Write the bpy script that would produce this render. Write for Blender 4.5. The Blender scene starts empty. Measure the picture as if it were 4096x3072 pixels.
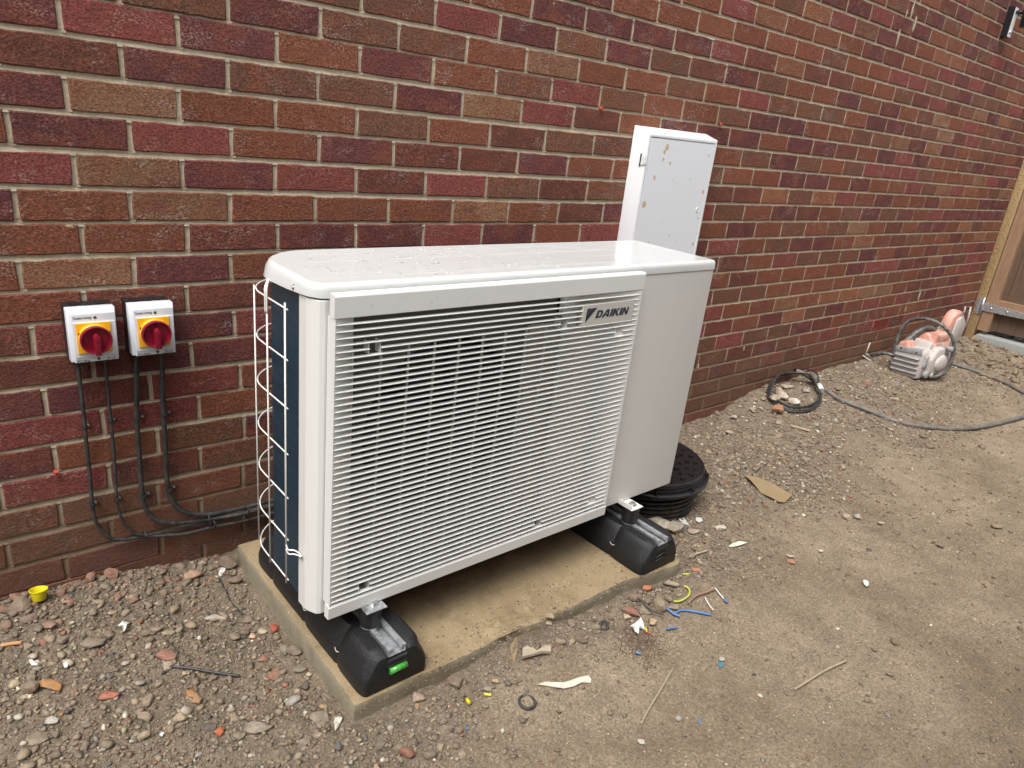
import bpy, bmesh, math, random
import numpy as np
from mathutils import Vector, Matrix
random.seed(7); rng = np.random.default_rng(7)
scn = bpy.context.scene
COL = scn.collection

# ------------------------------------------------------------------ camera
CR = np.array([[0.76991605, -0.62937989, 0.10540511],
               [-0.14320611, -0.331365, -0.93257131],
               [0.62186919, 0.70290696, -0.34525428]])      # right, down, forward
CP = np.array([-0.29293, -1.82979, 1.24801]); CF = 2844.97
cam = bpy.data.objects.new('camera', bpy.data.cameras.new('camera')); COL.objects.link(cam)
cam.data.sensor_width = 36; cam.data.lens = CF / 4096 * 36
cam.data.clip_start = .05; cam.data.clip_end = 400
m = Matrix(((CR[0][0], -CR[1][0], -CR[2][0], CP[0]), (CR[0][1], -CR[1][1], -CR[2][1], CP[1]),
            (CR[0][2], -CR[1][2], -CR[2][2], CP[2]), (0, 0, 0, 1)))
cam.matrix_world = m
scn.camera = cam
# ------------------------------------------------------------------ light
w = bpy.data.worlds.new('World'); scn.world = w; w.use_nodes = True
nt = w.node_tree; bg = nt.nodes['Background']
sky = nt.nodes.new('ShaderNodeTexSky'); sky.sky_type = 'NISHITA'; sky.sun_disc = False
SUN_EL, SUN_AZ = math.radians(62), math.radians(242)      # azimuth clockwise from +Y
sky.sun_elevation = SUN_EL; sky.sun_rotation = SUN_AZ
sky.dust_density = 4; sky.air_density = 1.0; sky.ozone_density = .6
hsv = nt.nodes.new('ShaderNodeHueSaturation'); hsv.inputs['Saturation'].default_value = .10
nt.links.new(sky.outputs[0], hsv.inputs['Color']); nt.links.new(hsv.outputs[0], bg.inputs[0])
bg.inputs[1].default_value = .13
sun = bpy.data.objects.new('sun', bpy.data.lights.new('sun', 'SUN')); COL.objects.link(sun)
sun.data.energy = 1.5; sun.data.angle = math.radians(35); sun.data.color = (1, .985, .955)
sd = Vector((math.sin(SUN_AZ) * math.cos(SUN_EL), math.cos(SUN_AZ) * math.cos(SUN_EL), math.sin(SUN_EL)))
sun.rotation_euler = sd.to_track_quat('Z', 'Y').to_euler(); sun.location = (0, -3, 6)
vs = scn.view_settings; vs.view_transform = 'Standard'; vs.look = 'None'; vs.gamma = 1
vs.use_curve_mapping = False; vs.exposure = 0.97

# ------------------------------------------------------------------ helpers
def tag(o, label=None, cat=None, group=None, kind=None):
    if label: o['label'] = label
    if cat: o['category'] = cat
    if group: o['group'] = group
    if kind: o['kind'] = kind
    return o
def thing(name, label, cat, loc=(0, 0, 0), rz=0, group=None):
    o = bpy.data.objects.new(name, None); COL.objects.link(o); o.location = loc
    o.rotation_euler = (0, 0, rz); o.empty_display_size = .05
    return tag(o, label, cat, group)
def link(name, me, mt=None, parent=None, smooth=False):
    if mt and not me.materials: me.materials.append(mt)
    if smooth:
        me.polygons.foreach_set('use_smooth', [True] * len(me.polygons))
    o = bpy.data.objects.new(name, me); COL.objects.link(o)
    if parent: o.parent = parent
    return o
def mesh(name, vs_, fs, mt=None, parent=None, smooth=False):
    me = bpy.data.meshes.new(name); me.from_pydata([tuple(map(float, v)) for v in vs_], [], fs); me.update()
    return link(name, me, mt, parent, smooth)
def fastmesh(name, V, F, mt=None, col=None, smooth=False, parent=None):
    V = np.asarray(V, np.float32); F = np.asarray(F, np.int32); n = F.shape[1]
    me = bpy.data.meshes.new(name); me.vertices.add(len(V)); me.vertices.foreach_set('co', V.ravel())
    me.loops.add(F.size); me.loops.foreach_set('vertex_index', F.ravel())
    me.polygons.add(len(F)); me.polygons.foreach_set('loop_start', np.arange(0, F.size, n, dtype=np.int32))
    me.update(calc_edges=True)
    if col is not None:
        a = me.color_attributes.new('col', 'FLOAT_COLOR', 'POINT')
        c = np.ones((len(V), 4), np.float32); c[:, :3] = col; a.data.foreach_set('color', c.ravel())
    me.validate()
    return link(name, me, mt, parent, smooth)
def bm_obj(name, bm, mt=None, parent=None, smooth=False, bevel=0, seg=2, angle=35):
    if bevel:
        es = [e for e in bm.edges if len(e.link_faces) == 2 and e.calc_face_angle(0) > math.radians(angle)]
        bmesh.ops.bevel(bm, geom=es, offset=bevel, segments=seg, affect='EDGES', profile=.5, clamp_overlap=True)
    me = bpy.data.meshes.new(name); bm.to_mesh(me); bm.free()
    o = link(name, me, mt, parent, False)
    if smooth:
        for p in me.polygons: p.use_smooth = True
        me.set_sharp_from_angle(angle=math.radians(40))
    return o
def add_box(bm, x0, x1, y0, y1, z0, z1):
    v = [bm.verts.new(p) for p in ((x0, y0, z0), (x1, y0, z0), (x1, y1, z0), (x0, y1, z0), (x0, y0, z1), (x1, y0, z1), (x1, y1, z1), (x0, y1, z1))]
    for f in ((0, 3, 2, 1), (4, 5, 6, 7), (0, 1, 5, 4), (1, 2, 6, 5), (2, 3, 7, 6), (3, 0, 4, 7)): bm.faces.new([v[i] for i in f])
    return v
def box(name, x0, x1, y0, y1, z0, z1, mt, parent=None, bevel=.0, seg=2):
    bm = bmesh.new(); add_box(bm, min(x0, x1), max(x0, x1), min(y0, y1), max(y0, y1), min(z0, z1), max(z0, z1))
    return bm_obj(name, bm, mt, parent, smooth=bevel > 0, bevel=bevel, seg=seg)
def prism(name, poly, z0, z1, mt, parent=None, bevel=0, seg=2, axis='z', smooth=True, taper=None):
    """extruded 2D outline; axis y: poly is (x,z) and z0..z1 are y values; axis x: poly is (y,z)"""
    bm = bmesh.new()
    def P(a, b, c): return {'z': (a, b, c), 'y': (a, c, b), 'x': (c, a, b)}[axis]
    A = [bm.verts.new(P(a, b, z0)) for a, b in poly]
    cx = sum(p[0] for p in poly) / len(poly); cy = sum(p[1] for p in poly) / len(poly); t = taper or 0
    B = []
    for a, b in poly:
        d = math.hypot(a - cx, b - cy) or 1
        B.append(bm.verts.new(P(a - t * (a - cx) / d, b - t * (b - cy) / d, z1)))
    n = len(poly)
    bm.faces.new(A); bm.faces.new(list(reversed(B)))
    for i in range(n): bm.faces.new([A[i], B[i], B[(i + 1) % n], A[(i + 1) % n]])
    bmesh.ops.recalc_face_normals(bm, faces=bm.faces)
    return bm_obj(name, bm, mt, parent, smooth=smooth, bevel=bevel, seg=seg)
def smooth_path(pts, n=6):
    P = [Vector(p) for p in pts]; out = []
    for i in range(len(P) - 1):
        p0 = P[max(i - 1, 0)]; p1 = P[i]; p2 = P[i + 1]; p3 = P[min(i + 2, len(P) - 1)]
        for k in range(n):
            t = k / n
            out.append(.5 * ((2 * p1) + (p2 - p0) * t + (2 * p0 - 5 * p1 + 4 * p2 - p3) * t * t + (3 * p1 - p0 - 3 * p2 + p3) * t ** 3))
    out.append(P[-1]); return out
def tube_geo(bm, path, r, seg=8, caps=True):
    path = [Vector(p) for p in path]; rs = r if isinstance(r, (list, tuple)) else [r] * len(path)
    up = Vector((0, 0, 1)); rings = []; prev = None
    for i, p in enumerate(path):
        d = (path[min(i + 1, len(path) - 1)] - path[max(i - 1, 0)]).normalized()
        if prev is None:
            a = d.cross(up if abs(d.z) < .9 else Vector((1, 0, 0))).normalized()
        else:
            a = (prev - d * prev.dot(d)).normalized()
        prev = a; b = d.cross(a)
        rings.append([bm.verts.new(p + rs[i] * (math.cos(2 * math.pi * k / seg) * a + math.sin(2 * math.pi * k / seg) * b)) for k in range(seg)])
    for i in range(len(rings) - 1):
        for k in range(seg):
            f = bm.faces.new([rings[i][k], rings[i][(k + 1) % seg], rings[i + 1][(k + 1) % seg], rings[i + 1][k]]); f.smooth = True
    if caps: bm.faces.new(list(reversed(rings[0]))); bm.faces.new(rings[-1])
def tube(name, pts, r, mt, parent=None, seg=8, n=6, closed=False):
    bm = bmesh.new(); tube_geo(bm, smooth_path(pts, n) if n > 1 else pts, r, seg)
    return bm_obj(name, bm, mt, parent)
def lathe(name, prof, mt, parent=None, seg=32, loc=(0, 0, 0), axis='z', smooth=True, caps=True):
    """prof: (radius, height) list"""
    bm = bmesh.new(); rings = []
    def P(x, y, z):
        if axis == 'z': return (loc[0] + x, loc[1] + y, loc[2] + z)
        if axis == 'y': return (loc[0] + x, loc[1] + z, loc[2] + y)   # height along y
        return (loc[0] + z, loc[1] + x, loc[2] + y)
    for r, h in prof:
        rings.append([bm.verts.new(P(r * math.cos(2 * math.pi * k / seg), r * math.sin(2 * math.pi * k / seg), h)) for k in range(seg)])
    for i in range(len(rings) - 1):
        for k in range(seg): bm.faces.new([rings[i][k], rings[i][(k + 1) % seg], rings[i + 1][(k + 1) % seg], rings[i + 1][k]])
    if caps: bm.faces.new(rings[0]); bm.faces.new(rings[-1])
    bmesh.ops.recalc_face_normals(bm, faces=bm.faces)
    return bm_obj(name, bm, mt, parent, smooth=smooth)
def dup(root, loc=None, rz=None, label=None):
    r = root.copy(); COL.objects.link(r)
    if loc is not None: r.location = loc
    if rz is not None: r.rotation_euler = (0, 0, rz)
    if label: r['label'] = label
    def rec(a, b):
        for ch in list(a.children):
            c = ch.copy(); COL.objects.link(c); c.parent = b; rec(ch, c)
    rec(root, r); return r
def text(name, s, size, mt, loc, rot, parent=None, ex=.0002, shear=0, sx=1, off=0, fit=None):
    cu = bpy.data.curves.new(name, 'FONT'); cu.body = s; cu.size = size; cu.extrude = ex; cu.shear = shear; cu.offset = off
    t = bpy.data.objects.new(name, cu); COL.objects.link(t)
    bpy.context.view_layer.update()
    me = bpy.data.meshes.new_from_object(t); bpy.data.objects.remove(t)
    if fit: sx = fit / max(v.co.x for v in me.vertices)
    M_ = Matrix.Translation(loc) @ rot.to_matrix().to_4x4() @ Matrix.Diagonal((sx, 1, 1, 1))
    me.transform(M_); me.materials.clear()
    return link(name, me, mt, parent)

# pixel of the photograph -> point where that line of sight meets a plane or the ground
def ray(u, v): return CR.T @ np.array([(u - 2048) / CF, (v - 1536) / CF, 1.])
def onplane(u, v, ax, val):
    d = ray(u, v); t = (val - CP[ax]) / d[ax]; return CP + t * d
def project(p):
    q = CR @ (np.asarray(p, float) - CP); return 2048 + CF * q[0] / q[2], 1536 + CF * q[1] / q[2], q[2]

# ------------------------------------------------------------------ numpy noise
def _h(ix, iy, s):
    n = (ix.astype(np.int64) * 374761393 + iy.astype(np.int64) * 668265263 + s * 974634777) & 0xffffffff
    n = ((n ^ (n >> 13)) * 1274126177) & 0xffffffff
    return ((n ^ (n >> 16)) & 0xffff) / 65535.0
def vnoise(x, y, s=0):
    x = np.asarray(x, float); y = np.asarray(y, float)
    ix = np.floor(x); iy = np.floor(y); fx = x - ix; fy = y - iy
    fx = fx * fx * fx * (fx * (fx * 6 - 15) + 10); fy = fy * fy * fy * (fy * (fy * 6 - 15) + 10)
    a = _h(ix, iy, s); b = _h(ix + 1, iy, s); c = _h(ix, iy + 1, s); d = _h(ix + 1, iy + 1, s)
    return (a + (b - a) * fx + (c - a) * fy + (a - b - c + d) * fx * fy) * 2 - 1
def sstep(a, b, x):
    t = np.clip((x - a) / (b - a), 0, 1); return t * t * (3 - 2 * t)
def gauss(x, y, cx, cy, rx, ry): return np.exp(-((x - cx) / rx) ** 2 - ((y - cy) / ry) ** 2)
def rubble(x, y):
    """0 = trodden mud, 1 = loose rubble"""
    x = np.asarray(x, float); y = np.asarray(y, float)
    n = vnoise(x * 3, y * 3, 5) * .16
    left = sstep(.55, .25, x + n + (y + .9) * .1)
    front = sstep(-1.08, -.93, y + n * .8 - .10 * np.clip(x - .5, 0, 3)) * sstep(2.1, 1.5, x)
    wall = sstep(-.95, -.45, y + n) * sstep(1.1, 1.4, x) * sstep(7, 3.2, x)
    return np.clip(np.maximum(np.maximum(left, front), wall), 0.0, 1)
def gh(x, y):
    x = np.asarray(x, float); y = np.asarray(y, float)
    wl = np.interp(x, [-3, -1, 0, .28, 1.5, 2.4, 2.75, 3.15, 4.1, 5.7, 6.5], [.0, .0, .006, -.008, -.015, -.03, -.012, .055, .06, .04, .03])
    h = -.012 + (wl + .012) * np.exp(-(np.minimum(y, 0) / .55) ** 2)
    h = h - .030 * gauss(x, y, .22, -.34, .16, .26) + .038 * gauss(x, y, .74, -.86, .20, .11) + .012 * gauss(x, y, .25, -.86, .2, .12)
    h = h + .03 * gauss(x, y, -.25, -.05, .3, .12) + .014 * gauss(x, y, 1.08, -.85, .22, .07) + .010 * gauss(x, y, .50, -.83, .12, .06)
    r = rubble(x, y)
    h = h + .010 * vnoise(x * 2.3, y * 2.3, 1) + (.003 + .005 * r) * vnoise(x * 7, y * 7, 2)
    return h
def ghd(x, y):
    r = rubble(x, y)
    k = .35 + .65 * r
    h = gh(x, y) + k * (.0055 * vnoise(x * 21, y * 21, 3) + .0046 * np.abs(vnoise(x * 47, y * 47, 4)) + .0034 * vnoise(x * 95, y * 95, 6))
    return h
def G(u, v, dz=0.0):
    z = 0.
    for _ in range(12):
        p = onplane(u, v, 2, z); z = float(gh(p[0], p[1]))
    p = onplane(u, v, 2, z); return Vector((p[0], p[1], z + dz))

# ------------------------------------------------------------------ materials
def new_mat(name):
    m_ = bpy.data.materials.new(name); m_.use_nodes = True
    return m_, m_.node_tree, m_.node_tree.nodes['Principled BSDF']
def N(t, typ, **k):
    n = t.nodes.new(typ)
    for a, b in k.items():
        if a in n.inputs.keys(): n.inputs[a].default_value = b
        else: setattr(n, a, b)
    return n
def noise(t, scale, detail=4, rough=.6, co=None, dist=0):
    n = N(t, 'ShaderNodeTexNoise', Scale=scale, Detail=detail, Roughness=rough, Distortion=dist)
    if co is not None: t.links.new(co, n.inputs['Vector'])
    return n
def ramp(t, fac, stops):
    r = t.nodes.new('ShaderNodeValToRGB'); e = r.color_ramp.elements
    while len(e) < len(stops): e.new(.5)
    for i, (p, c) in enumerate(stops):
        e[i].position = p; e[i].color = (c, c, c, 1) if isinstance(c, (int, float)) else (*c, 1)
    t.links.new(fac, r.inputs[0]); return r.outputs[0]
def mix(t, fac, a, b, mode='MIX'):
    n = t.nodes.new('ShaderNodeMix'); n.data_type = 'RGBA'; n.blend_type = mode; n.clamp_factor = True
    for s, v in ((0, fac), (6, a), (7, b)):
        if isinstance(v, (int, float)): n.inputs[s].default_value = v
        elif isinstance(v, (tuple, list)): n.inputs[s].default_value = (*v[:3], 1)
        else: t.links.new(v, n.inputs[s])
    return n.outputs[2]
def math_(t, op, a, b=0.0, c=0.0):
    n = t.nodes.new('ShaderNodeMath'); n.operation = op
    for i, v in enumerate((a, b, c)):
        if isinstance(v, (int, float)): n.inputs[i].default_value = v
        else: t.links.new(v, n.inputs[i])
    return n.outputs[0]
def bump(t, b, h, strength=.3, dist=.002, normal=None):
    n = N(t, 'ShaderNodeBump', Strength=strength, Distance=dist); t.links.new(h, n.inputs['Height'])
    if normal is not None: t.links.new(normal, n.inputs['Normal'])
    if b is not None: t.links.new(n.outputs[0], b.inputs['Normal'])
    return n.outputs[0]
def geo_pos(t): return t.nodes.new('ShaderNodeNewGeometry').outputs['Position']
def obj_co(t): return t.nodes.new('ShaderNodeTexCoord').outputs['Object']
def simple(name, col, rough=.5, metal=0, vary=.08, scale=30, bmp=.0, bscale=200, bdist=.0006, dirt=0, dirtcol=(.20, .15, .10), spec=.5, coat=0, world=False):
    m_, t, b = new_mat(name); co = geo_pos(t) if world else obj_co(t)
    n = noise(t, scale, 5, .6, co)
    c = mix(t, n.outputs['Fac'], tuple(x * (1 - vary) for x in col), tuple(min(1, x * (1 + vary)) for x in col))
    if dirt:
        d = noise(t, scale * 2.3, 8, .7, co); f = ramp(t, d.outputs['Fac'], [(.5 - dirt * .25, 0), (.72, 1)])
        c = mix(t, math_(t, 'MULTIPLY', f, min(1, dirt)), c, dirtcol)
    t.links.new(c, b.inputs['Base Color'])
    b.inputs['Roughness'].default_value = rough; b.inputs['Metallic'].default_value = metal
    b.inputs['Specular IOR Level'].default_value = spec; b.inputs['Coat Weight'].default_value = coat
    if bmp: bump(t, b, noise(t, bscale, 3, .6, co).outputs['Fac'], bmp, bdist)
    return m_

def brick_mat(name, src):
    m_, t, b = new_mat(name); pos = geo_pos(t)
    if src == 'obj': base = t.nodes.new('ShaderNodeObjectInfo').outputs['Color']
    else:
        a = t.nodes.new('ShaderNodeAttribute'); a.attribute_name = 'col'; base = a.outputs['Color']
    mp = N(t, 'ShaderNodeMapping'); mp.inputs['Scale'].default_value = (1, 1, 1.5); t.links.new(pos, mp.inputs[0]); P_ = mp.outputs[0]
    big = noise(t, 11, 3, .55, P_, .6)
    c = mix(t, ramp(t, big.outputs['Fac'], [(.42, 0), (.66, .62)]), base, (.20, .062, .036))
    big2 = noise(t, 8.3, 4, .6, P_, .8)
    c = mix(t, ramp(t, big2.outputs['Fac'], [(.54, 0), (.76, .42)]), c, (.100, .031, .034))
    fine = noise(t, 170, 4, .75, P_)
    c = mix(t, .75, c, ramp(t, fine.outputs['Fac'], [(.34, .22), (.5, .95), (.68, 2.1)]), 'MULTIPLY')
    grit = noise(t, 420, 2, .5, P_)
    c = mix(t, ramp(t, grit.outputs['Fac'], [(.64, 0), (.74, .40)]), c, (.42, .25, .17))
    # lime bloom and mortar smears
    bl = noise(t, 9, 4, .6, P_, 1.2); bl2 = noise(t, 170, 3, .7, P_)
    f = math_(t, 'MULTIPLY', ramp(t, bl.outputs['Fac'], [(.54, 0), (.70, 1)]), ramp(t, bl2.outputs['Fac'], [(.50, 0), (.62, .6)]))
    c = mix(t, f, c, (.46, .37, .33))
    spl = noise(t, 26, 3, .55, P_, .4)
    c = mix(t, ramp(t, spl.outputs['Fac'], [(.735, 0), (.765, .8)]), c, (.40, .32, .21))
    # mud splashed up from the ground
    sx = t.nodes.new('ShaderNodeSeparateXYZ'); t.links.new(pos, sx.inputs[0])
    md = noise(t, 5, 5, .65, pos)
    zz = math_(t, 'ADD', sx.outputs[2], math_(t, 'MULTIPLY', md.outputs['Fac'], -.30))
    c = mix(t, ramp(t, zz, [(0.0, .50), (.18, .0)]), c, (.135, .080, .050))
    t.links.new(c, b.inputs['Base Color'])
    b.inputs['Roughness'].default_value = .88; b.inputs['Specular IOR Level'].default_value = .25
    r1 = noise(t, 70, 6, .75, P_, .6); r2 = noise(t, 300, 2, .6, P_)
    nrm = bump(t, None, r1.outputs['Fac'], .95, .0062)
    bump(t, b, r2.outputs['Fac'], .5, .0014, nrm)
    return m_
M_BRICK = brick_mat('brick_obj', 'obj'); M_BRICK_FAR = brick_mat('brick_attr', 'attr')

def mortar_mat():
    m_, t, b = new_mat('mortar'); pos = geo_pos(t)
    n = noise(t, 6, 5, .65, pos)
    c = mix(t, n.outputs['Fac'], (.30, .245, .170), (.48, .405, .300))
    f = noise(t, 160, 4, .7, pos)
    c = mix(t, .5, c, ramp(t, f.outputs['Fac'], [(.3, .55), (.7, 1.35)]), 'MULTIPLY')
    sx = t.nodes.new('ShaderNodeSeparateXYZ'); t.links.new(pos, sx.inputs[0])
    md = noise(t, 5, 5, .65, pos)
    zz = math_(t, 'ADD', sx.outputs[2], math_(t, 'MULTIPLY', md.outputs['Fac'], -.30))
    c = mix(t, ramp(t, zz, [(0.0, .80), (.24, .0)]), c, (.150, .100, .062))
    t.links.new(c, b.inputs['Base Color']); b.inputs['Roughness'].default_value = .95
    b.inputs['Specular IOR Level'].default_value = .15
    nrm = bump(t, None, noise(t, 45, 4, .6, pos).outputs['Fac'], .6, .003)
    bump(t, b, f.outputs['Fac'], .5, .0012, nrm)
    return m_
M_MORTAR = mortar_mat()

def ground_mat():
    m_, t, b = new_mat('ground'); pos = geo_pos(t)
    a = t.nodes.new('ShaderNodeAttribute'); a.attribute_name = 'col'      # r channel: loose rubble amount
    sp = t.nodes.new('ShaderNodeSeparateColor'); t.links.new(a.outputs['Color'], sp.inputs[0]); rub = sp.outputs[0]
    n1 = noise(t, 2.6, 5, .6, pos, .4); n2 = noise(t, 14, 6, .65, pos)
    mud = mix(t, ramp(t, n1.outputs['Fac'], [(.35, 0), (.65, 1)]), (.215, .162, .106), (.315, .243, .167))
    loose = mix(t, n2.outputs['Fac'], (.155, .119, .083), (.270, .211, .147))
    c = mix(t, rub, mud, loose)
    c = mix(t, .7, c, ramp(t, n2.outputs['Fac'], [(.3, .72), (.7, 1.25)]), 'MULTIPLY')
    f = noise(t, 150, 5, .75, pos)
    c = mix(t, .8, c, ramp(t, f.outputs['Fac'], [(.30, .40), (.5, .95), (.72, 1.7)]), 'MULTIPLY')
    # grit and small stones too fine to model
    for sc, thr, seed in ((120, .26, 0), (230, .28, 3.7)):
        mp = N(t, 'ShaderNodeMapping'); mp.inputs['Location'].default_value = (seed, seed, 0); t.links.new(pos, mp.inputs[0])
        v = N(t, 'ShaderNodeTexVoronoi', Scale=sc); t.links.new(mp.outputs[0], v.inputs['Vector'])
        s2 = t.nodes.new('ShaderNodeSeparateColor'); t.links.new(v.outputs['Color'], s2.inputs[0])
        cc = ramp(t, s2.outputs[0], [(0, (.06, .05, .045)), (.16, (.10, .07, .05)), (.34, (.30, .22, .15)), (.6, (.42, .33, .23)), (.82, (.34, .13, .07)), (.9, (.62, .54, .40))])
        rr_ = math_(t, 'MULTIPLY', s2.outputs[1], thr)
        msk = ramp(t, math_(t, 'SUBTRACT', rr_, v.outputs['Distance']), [(0, 0), (.05, 1)])
        pick = ramp(t, s2.outputs[2], [(.40, 0), (.44, .85)])
        c = mix(t, math_(t, 'MULTIPLY', msk, pick), c, cc)
    t.links.new(c, b.inputs['Base Color'])
    wet = noise(t, 1.7, 4, .6, pos)
    t.links.new(ramp(t, wet.outputs['Fac'], [(.4, .95), (.65, .72)]), b.inputs['Roughness'])
    b.inputs['Specular IOR Level'].default_value = .35
    nrm = bump(t, None, noise(t, 60, 6, .7, pos).outputs['Fac'], 1.0, .011)
    bump(t, b, f.outputs['Fac'], .9, .0036, nrm)
    return m_
M_GROUND = ground_mat()

def stone_mat():
    m_, t, b = new_mat('stones'); pos = geo_pos(t)
    a = t.nodes.new('ShaderNodeAttribute'); a.attribute_name = 'col'
    n = noise(t, 55, 6, .65, pos); f = noise(t, 260, 4, .7, pos)
    c = mix(t, .75, a.outputs['Color'], ramp(t, n.outputs['Fac'], [(.3, .60), (.7, 1.35)]), 'MULTIPLY')
    c = mix(t, .6, c, ramp(t, f.outputs['Fac'], [(.3, .6), (.7, 1.45)]), 'MULTIPLY')
    d = noise(t, 30, 6, .7, pos)
    c = mix(t, ramp(t, d.outputs['Fac'], [(.38, 0), (.60, .70)]), c, (.205, .158, .110))
    t.links.new(c, b.inputs['Base Color']); b.inputs['Roughness'].default_value = .82
    b.inputs['Specular IOR Level'].default_value = .35
    nrm = bump(t, None, n.outputs['Fac'], .5, .004); bump(t, b, f.outputs['Fac'], .5, .0012, nrm)
    return m_
M_STONE = stone_mat()

def concrete_mat():
    m_, t, b = new_mat('slab_concrete'); pos = geo_pos(t)
    g = t.nodes.new('ShaderNodeNewGeometry'); sx = t.nodes.new('ShaderNodeSeparateXYZ'); t.links.new(g.outputs['Normal'], sx.inputs[0])
    n = noise(t, 7, 6, .65, pos, .5); f = noise(t, 180, 4, .7, pos)
    top = mix(t, n.outputs['Fac'], (.20, .142, .078), (.36, .275, .165))
    side = mix(t, n.outputs['Fac'], (.175, .150, .105), (.31, .270, .190))
    c = mix(t, ramp(t, sx.outputs[2], [(.4, 0), (.8, 1)]), side, top)
    c = mix(t, .55, c, ramp(t, f.outputs['Fac'], [(.3, .68), (.7, 1.3)]), 'MULTIPLY')
    s = noise(t, 22, 6, .7, pos)
    c = mix(t, ramp(t, s.outputs['Fac'], [(.54, 0), (.70, .45)]), c, (.135, .095, .055))
    dp = noise(t, 3.2, 6, .65, pos, .8)
    c = mix(t, ramp(t, dp.outputs['Fac'], [(.46, 0), (.62, .55)]), c, (.145, .098, .052))
    lt = noise(t, 12, 6, .7, pos, .3)
    c = mix(t, ramp(t, lt.outputs['Fac'], [(.56, 0), (.70, .5)]), c, (.42, .34, .22))
    v = N(t, 'ShaderNodeTexVoronoi', Scale=95); t.links.new(pos, v.inputs['Vector'])
    s2 = t.nodes.new('ShaderNodeSeparateColor'); t.links.new(v.outputs['Color'], s2.inputs[0])
    msk = math_(t, 'MULTIPLY', ramp(t, v.outputs['Distance'], [(.12, 1), (.2, 0)]), ramp(t, s2.outputs[0], [(.74, 0), (.78, .8)]))
    c = mix(t, msk, c, mix(t, s2.outputs[1], (.06, .05, .04), (.6, .52, .38)))
    t.links.new(c, b.inputs['Base Color']); b.inputs['Roughness'].default_value = .85
    b.inputs['Specular IOR Level'].default_value = .3
    nrm = bump(t, None, s.outputs['Fac'], .55, .006); bump(t, b, f.outputs['Fac'], .5, .0015, nrm)
    return m_
M_CONC = concrete_mat()

def enamel(name, col, rough=.28, streak=.06):
    m_, t, b = new_mat(name); co = obj_co(t)
    n = noise(t, 3, 4, .6, co); mp = N(t, 'ShaderNodeMapping'); mp.inputs['Scale'].default_value = (40, 40, 3); t.links.new(co, mp.inputs[0])
    s = noise(t, 1, 4, .6, mp.outputs[0])
    c = mix(t, n.outputs['Fac'], tuple(x * .965 for x in col), tuple(x * 1.03 for x in col))
    c = mix(t, ramp(t, s.outputs['Fac'], [(.55, 0), (.8, streak * 2)]), c, (col[0] * .72, col[1] * .68, col[2] * .60))
    dn = noise(t, 60, 3, .6, co)
    c = mix(t, ramp(t, dn.outputs['Fac'], [(.78, 0), (.82, .35)]), c, (.3, .24, .17))
    t.links.new(c, b.inputs['Base Color'])
    t.links.new(ramp(t, noise(t, 8, 4, .6, co).outputs['Fac'], [(.3, rough), (.7, rough + .12)]), b.inputs['Roughness'])
    bump(t, b, noise(t, 350, 2, .5, co).outputs['Fac'], .08, .0006)
    return m_
M_CASE = enamel('ivory_enamel', (.66, .65, .62), .30)
M_GRILLE = enamel('grille_plastic', (.66, .655, .635), .36, .03)
def cover_mat():
    m_, t, b = new_mat('wet_cover'); co = obj_co(t)
    n = noise(t, 9, 5, .6, co, 1.0); st = N(t, 'ShaderNodeMapping'); st.inputs['Scale'].default_value = (6, 22, 10); t.links.new(co, st.inputs[0])
    s = noise(t, 1.6, 5, .65, st.outputs[0], .6)
    c = mix(t, n.outputs['Fac'], (.54, .54, .53), (.585, .585, .575))
    t.links.new(c, b.inputs['Base Color'])
    t.links.new(ramp(t, s.outputs['Fac'], [(.42, .17), (.56, .07)]), b.inputs['Roughness'])
    b.inputs['Specular IOR Level'].default_value = .42
    d = ramp(t, noise(t, 55, 3, .5, co, .6).outputs['Fac'], [(.60, 0), (.66, 1)])
    msk = ramp(t, noise(t, 4, 3, .5, co).outputs['Fac'], [(.48, 0), (.6, 1)])
    bump(t, b, math_(t, 'MULTIPLY', d, msk), .35, .0012)
    return m_
M_COVER = cover_mat()
M_WHITE_WIRE = simple('white_wire', (.70, .68, .63), .35, vary=.04)
def coil_mat():
    m_, t, b = new_mat('coil_fins'); co = obj_co(t)
    wv = N(t, 'ShaderNodeTexWave', Scale=90.0, Distortion=.4, Detail=1.0); wv.bands_direction = 'Z'; t.links.new(co, wv.inputs['Vector'])
    n = noise(t, 12, 5, .6, co); sp = noise(t, 300, 2, .5, co)
    c = mix(t, n.outputs['Fac'], (.009, .028, .050), (.022, .056, .088))
    c = mix(t, ramp(t, sp.outputs['Fac'], [(.68, 0), (.75, .5)]), c, (.09, .13, .16))
    mp = N(t, 'ShaderNodeMapping'); mp.inputs['Scale'].default_value = (1, 1, .3); t.links.new(co, mp.inputs[0])
    wz = N(t, 'ShaderNodeTexWave', Scale=12.0, Distortion=1.5); wz.bands_direction = 'Z'; t.links.new(co, wz.inputs['Vector'])
    c = mix(t, .35, c, ramp(t, wz.outputs['Fac'], [(0, .7), (1, 1.25)]), 'MULTIPLY')
    t.links.new(c, b.inputs['Base Color']); b.inputs['Roughness'].default_value = .42; b.inputs['Metallic'].default_value = .3
    bump(t, b, wv.outputs['Fac'], .25, .0008)
    return m_
M_COIL = coil_mat()
M_INNER = simple('inner_metal', (.11, .104, .094), .5, vary=.1)
M_PART = simple('inner_partition_metal', (.36, .345, .31), .5, vary=.08)
M_PAN = simple('base_pan_metal', (.09, .09, .085), .6)
M_DARK = simple('fan_black', (.012, .012, .014), .5)
M_RUBBER = simple('recycled_rubber', (.008, .008, .009), .5, vary=.3, scale=60, bmp=.8, bscale=330, bdist=.0022, dirt=.12, dirtcol=(.15, .14, .13), spec=.45)
M_DAMPER = simple('black_rubber', (.014, .014, .015), .45, bmp=.2, bscale=300)
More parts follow.
